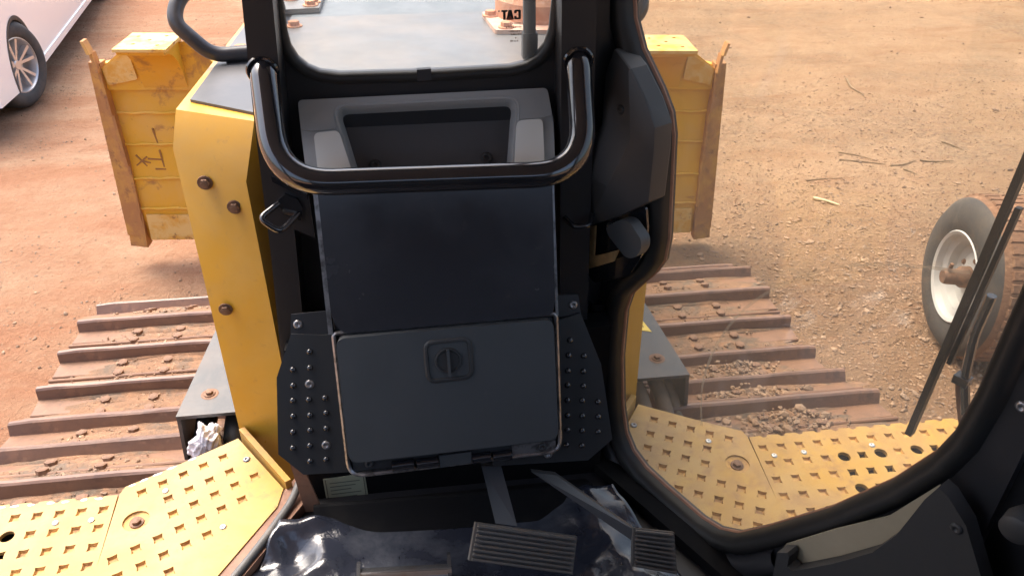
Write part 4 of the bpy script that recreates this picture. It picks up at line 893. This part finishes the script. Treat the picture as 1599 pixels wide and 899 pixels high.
# right-hand armrest console beside the seat with its knob
b = bmesh.new(); hexa(b, [(.50, -.5, 1.025), (.80, -.5, 1.025), (.80, .60, 1.025), (.56, .60, 1.025), (.52, -.5, 1.72), (.78, -.5, 1.72), (.80, .58, 1.70), (.61, .56, 1.62)])
ar = part('armrest', b, 'trim', None, 40, .04, 4)
b = bmesh.new(); lathe(b, [(0, .03), (.016, .03), (.022, .026), (.024, .0), (.018, -.02), (.0, -.02)], Frame(FD(.905, 1.66, .085), FD.u, FD.v, FD.n), 18); mk('knob', b, 'trim', ar, 40)

# ------------------------------------------------------------------ loose things in and on the machine
# clear plastic protecting the cab floor
k1, k2 = 110, 80; vs = []; fcs = []
for j in range(k2):
    y = .55 + (1.335 - .55) * j / (k2 - 1); hw = np.interp(y, [.55, 1.335], [.775, .408])
    for i in range(k1):
        u = i / (k1 - 1) * 2 - 1; x = u * hw; e = max(0, abs(u) - .38) / .62
        e2 = e * e * (3 - 2 * e)
        z = 1.032 + .003 * math.sin(x * 9 + y * 13) + .040 * e2
        z += (e2 * .8 + .2 * e) * (.016 * math.sin(y * 17 + 2.2 * math.sin(x * 11)) + .010 * math.sin(x * 23 + y * 9 + 2) + .006 * math.sin(y * 41 - x * 27) + .004 * math.sin(x * 61 + 5 * math.sin(y * 19)) - .014 * abs(math.sin(x * 15 - y * 25 + 1 + math.sin(x * 8))) - .010 * abs(math.sin(x * 29 + y * 21 + 2 * math.sin(y * 7))))
        if y > 1.24: z += (y - 1.24) * .30 * min(1, max(0, (abs(u) - .5) * 3))
        vs.append((x, y, z)); 
for j in range(k2 - 1):
    for i in range(k1 - 1):
        a = j * k1 + i; fcs.append((a, a + 1, a + 1 + k1, a + k1))
me = bpy.data.meshes.new('plastic_sheet'); me.from_pydata(vs, [], fcs); me.update()
o = mko('floor_cover', me, 'film', None, 'all'); sm = o.modifiers.new('th', 'SOLIDIFY'); sm.thickness = .0015
tag(o, 'wrinkled glossy black plastic cover lying on the cab floor under the pedals', 'floor cover')
# crumpled white rag tucked under the left fender box
bm = bmesh.new(); bmesh.ops.create_icosphere(bm, subdivisions=5, radius=1)
for v in bm.verts:
    x, y, z = v.co; q = .5 * math.sin(2.3 * x + 1.7 * z) + .4 * math.sin(3.1 * y - 2 * z + 1)
    f = .92 + .16 * math.sin(3.2 * x + 4.1 * z + q * 2.5) - .14 * abs(math.sin(4.6 * z + 2.2 * x + 3 * q)) - .09 * abs(math.sin(7.3 * x - 5.1 * z + 4 * q + 1)) + .03 * math.sin(15 * z + 9 * q)
    v.co = Vector((x * .054 + z * .022, y * .036, z * .080)) * f
bmesh.ops.translate(bm, verts=bm.verts, vec=(-.665, 1.712, 1.003))
tag(mk('rag', bm, 'rag', None, 'all'), 'crumpled white rag stuffed under the dark fender box on the left', 'rag')

# ------------------------------------------------------------------ white car, left
def wheel(parent, x, y, r, wd, mats, spokes=True):
    f = Frame((x, y, r), (0, 1, 0), (0, 0, 1), (1, 0, 0)); h = wd / 2
    b = bmesh.new(); lathe(b, [(r * .62, -h * .8), (r * .70, -h), (r * .92, -h * .92), (r, -h * .6), (r, h * .6), (r * .92, h * .92), (r * .86, h * .99), (r * .72, h), (r * .645, h * .86), (r * .62, h * .6)], f, 48)
    ty = mk('tyre', b, 'tyre', parent, 50)
    b = bmesh.new(); lathe(b, [(r * .645, h * .84), (r * .62, h * .86), (r * .59, h * .70), (r * .56, -h * .3), (0, -h * .3)], f, 40); ri = mk('rim', b, 'alloy', ty, 40)
    b = bmesh.new(); lathe(b, [(0, h * .62), (r * .10, h * .62), (r * .13, h * .5), (r * .14, h * .2)], f, 20)
    for k in range(5):
        for dl in (-.17, .17):
            a = k * 2 * math.pi / 5 + .3; p = Vector((math.cos(a + dl * .6), math.sin(a + dl * .6))); q = Vector((math.cos(a + dl * 1.5), math.sin(a + dl * 1.5))); e = Vector((-p.y, p.x))
            w0, w1 = r * .045, r * .055
            hexa(b, [f(*(p * r * .10 - e * w0), h * .25), f(*(p * r * .10 + e * w0), h * .25), f(*(q * r * .60 + e * w1), h * .35), f(*(q * r * .60 - e * w1), h * .35),
                     f(*(p * r * .10 - e * w0 * .7), h * .58), f(*(p * r * .10 + e * w0 * .7), h * .58), f(*(q * r * .60 + e * w1 * .7), h * .74), f(*(q * r * .60 - e * w1 * .7), h * .74)])
    mk('spokes', b, 'alloy', ty, 40)
    b = bmesh.new(); lathe(b, [(r * .3, 0), (r * .05, 0)], Frame(f(0, 0, h * .05), f.u, f.v, f.n), 24); mk('brake_disc', b, 'edge', ty)
    return ty
car = tag(empty('car', (-3.60, 7.70, 0), R(8.5)), 'white car parked on the bare earth beyond the blade, silver alloy wheel', 'car')
def car_build():
    # local: +x is the side facing the bulldozer (x = 0 is the wheel face plane), y along the car
    W = 1.84; xo, xi = .03, .03 - W
    arch = lambda yc: [(yc + .43 * math.cos(t), .36 + .44 * math.sin(t)) for t in (R(-14 + 208 * i / 16) for i in range(17))]
    side = [(-.98, .30), (-.95, .62), (-.90, .92), (-.80, 1.05)] + [(5.65, 1.05), (5.78, .85), (5.80, .42), (5.72, .27)] + \
           [p for p in arch(4.7)] + [p for p in arch(0)]
    b = bmesh.new()
    n = len(side)
    def ring(x, sc): return [b.verts.new((x, 1.36 + (y - 1.36) * sc, z)) for y, z in side]
    r0, r1, r2, r3 = ring(xo - .05, .992), ring(xo, .985), ring(xi, .985), ring(xi + .05, .992)
    rs = [ring(xo - .22, .992)] + [ring(xo, 1.0)] + [ring(xi, 1.0)]
    for vset in (r0, r1, r2, r3):
        for v in vset: b.verts.remove(v)
    for p_, q_ in zip(rs, rs[1:]):
        pass
    A, B = rs[1], rs[2]; b.verts.ensure_lookup_table()
    for v in rs[0]: b.verts.remove(v)
    b.faces.new(A); b.faces.new(B[::-1])
    for i in range(n): b.faces.new([A[i], A[(i + 1) % n], B[(i + 1) % n], B[i]])
    body = mk('body', b, 'carwhite', car, 45, .02, 3)
    b = bmesh.new(); prof = [(-.70, 1.04), (-.35, 1.52), (.1, 1.64), (2.6, 1.66), (3.1, 1.5), (3.6, 1.06)]
    lo = []
    for x, ins in ((xo - .04, 0), (xi + .04, 0)): lo.append([b.verts.new((x - (z - 1.04) * .22 * (1 if x > -.9 else -1), y, z)) for y, z in prof])
    b.faces.new(lo[0]); b.faces.new(lo[1][::-1])
    for i in range(len(prof)): b.faces.new([lo[0][i], lo[0][(i + 1) % 6], lo[1][(i + 1) % 6], lo[1][i]])
    mk('cabin', b, 'carwhite', car, 40, .03, 3)
    for ya, yb in ((-.15, .75), (.85, 2.0), (2.1, 3.0)):
        b = bmesh.new(); top = lambda y: 1.50 if y < 2.2 else 1.42
        pts = [(ya, 1.22), (yb, 1.22), (yb - .06, top(yb)), (ya + .10, 1.50)]
        vs_ = [b.verts.new((xo - .04 - (z - 1.04) * .22 + .006, y, z)) for y, z in pts]; b.faces.new(vs_); r = bmesh.ops.extrude_face_region(b, geom=b.faces[:]); bmesh.ops.translate(b, verts=[v for v in r['geom'] if isinstance(v, bmesh.types.BMVert)], vec=(-.015, 0, 0)); mk('side_window', b, 'carglass', car)
    for yc in (0, 4.7):
        b = bmesh.new(); lathe(b, [(.40, -.02), (.44, .02), (.45, .033), (.425, .036), (.41, .028)], Frame((0, yc, .36), (0, 1, 0), (0, 0, 1), (1, 0, 0)), 32, 0, R(-14), R(194)); mk('wheel_arch_liner', b, 'carblack', car, True)
        b = bmesh.new(); box(b, (-.40, yc - .40, .24), (-.30, yc + .40, .80)); mk('wheel_well', b, 'carblack', car)
    b = bmesh.new(); box(b, (xo - .03, .44, .235), (xo + .012, 4.2, .30)); mk('sill_trim', b, 'carwhite', car, False, .01)
    b = bmesh.new(); box(b, (xi + .1, -.80, .22), (xo - .15, 5.0, .32)); mk('underbody', b, 'carblack', car)
    for yy in (0, 4.7):
        wt = wheel(car, -.10, yy, .385, .23, None)
        if yy == 0:      # front wheel turned towards the bulldozer
            wt.matrix_local = Matrix.Translation((-.10, 0, 0)) @ Matrix.Rotation(R(-20), 4, 'Z') @ Matrix.Translation((.10, 0, 0))
        wheel(car, xi + .13, yy, .375, .22, None)
car_build()

# ------------------------------------------------------------------ trailer wheel, right
tw = tag(empty('trailer_wheel', (2.70, 3.12, 0), R(-12)), 'earth-caked wide tyre on a pale rim with a rusty axle, right of the track', 'wheel')
def trailer():
    r = .425; wd = .46; q_ = r * .87; f = Frame((0, 0, r - .01), (0, 1, 0), (0, 0, 1), (-1, 0, 0))       # n points to the bulldozer
    b = bmesh.new(); k = 72
    prof = [(r * .54, .0), (r * .575, .012), (r * .70, .022), (r * .88, .010), (r * .965, -.022), (r, -.065), (r, -wd + .065), (r * .965, -wd + .022), (r * .86, -wd), (r * .54, -wd + .02)]
    lathe(b, prof, f, k)
    for fc in b.faces:
        q = fc.calc_center_median(); rad = math.hypot(q.y, q.z - f.o.z)
        fc.material_index = 1 if (rad > r * .93) else 0
    ty = mk('tyre', b, ['tyre', 'tyretread'], tw, 40)
    b = bmesh.new()     # worn tread blocks
    for i in range(44):
        for j, (h0, h1) in enumerate(((-.05, -.13), (-.145, -.225), (-.24, -.32), (-.335, -.41))):
            a = 2 * math.pi * (i + .5 * (j % 2)) / 44; da = .052
            P_ = lambda t, rr, h: f(rr * math.cos(t), rr * math.sin(t), h)
            hexa(b, [P_(a - da, r - .004, h0), P_(a + da, r - .004, h0), P_(a + da, r - .004, h1), P_(a - da, r - .004, h1), P_(a - da * .85, r + .006, h0 - .006), P_(a + da * .85, r + .006, h0 - .006), P_(a + da * .85, r + .006, h1 + .006), P_(a - da * .85, r + .006, h1 + .006)])
    mk('tread', b, 'tyretread', ty, kind='stuff')
    b = bmesh.new(); lathe(b, [(q_ * .655, .014), (q_ * .64, .020), (q_ * .60, .012), (q_ * .575, -.02), (q_ * .50, -.035), (q_ * .47, -.075), (q_ * .36, -.085), (q_ * .30, -.07), (q_ * .20, -.06), (0, -.06)], f, 48); ri = mk('rim', b, 'rim', tw, 35)
    for i in range(5):
        a = 2 * math.pi * i / 5 + .4; put('bolt', BBOLT, Frame(f(.10 * math.cos(a), .10 * math.sin(a), -.064), f.u, f.v, f.n).mtx(0, 0), ri)
    b = bmesh.new(); lathe(b, [(0, .070), (.034, .070), (.040, .058), (.042, .0), (.056, -.02), (.058, -.065)], f, 24); mk('axle_stub', b, 'axle', tw, 40)
    b = bmesh.new(); lathe(b, [(0, .0), (.03, 0), (.03, -1.0), (0, -1.0)], Frame(f(0, 0, -wd), f.u, f.v, f.n), 16); mk('axle', b, 'axle', tw, 40)
    b = bmesh.new(); tube(b, [f(-.01, .047, .05), f(-.015, .085, .05)], .010, 8); mk('grease_nipple', b, 'axle', tw, True)
trailer()

# ------------------------------------------------------------------ sticks on the ground, right
def stick(name, pts, r, m, label, flat=1):
    pts3 = [(x, y, float(hgt(np.array(x), np.array(y))) + r * .8) for x, y in pts]
    if len(pts3) == 2: pts3.insert(1, tuple((a + c) / 2 + (.012 if i < 2 else 0) for i, (a, c) in enumerate(zip(*pts3))))
    b = bmesh.new(); tube(b, smoothpath(pts3, .08, 4), lambda t: r * .72 * (1.05 - .55 * t + .12 * math.sin(t * 17)), 7)
    tag(mk(name, b, m, None, True), label, 'stick', 'sticks lying on the earth')
stick('wood_splinter', [(2.841, 4.886), (2.915, 4.834), (2.985, 4.756)], .017, 'palewood', 'short pale split stick, brightest of the sticks on the earth')
stick('twig', [(3.441, 5.688), (3.567, 5.594), (3.657, 5.467)], .009, 'twig', 'thin twig farthest back in the row of fallen twigs')
stick('twig', [(3.361, 5.518), (3.55, 5.467), (3.69, 5.383)], .010, 'twig', 'long light brown twig pointing at the middle of the twig row')
stick('twig', [(3.702, 5.346), (3.833, 5.363), (3.984, 5.437)], .010, 'twig', 'grey twig in the middle of the twig row, bent upwards')
stick('twig', [(4.008, 5.432), (4.115, 5.384), (4.282, 5.399)], .012, 'twig', 'dark forked-looking twig at the right end of the twig row')
stick('twig', [(3.779, 5.28), (3.814, 5.148)], .010, 'twig', 'stubby dark twig just below the twig row')
stick('twig', [(2.922, 5.175), (3.226, 5.19)], .008, 'twig', 'straight thin twig left of and behind the pale split stick')
stick('curved_twig', [(4.388, 7.42), (4.318, 7.188), (4.345, 6.98)], .016, 'twig', 'lone hook-shaped twig far out on the sandy ground')
stick('twig', [(4.409, 5.771), (4.498, 5.597)], .010, 'twig', 'short reddish twig farthest right, behind the twig row')
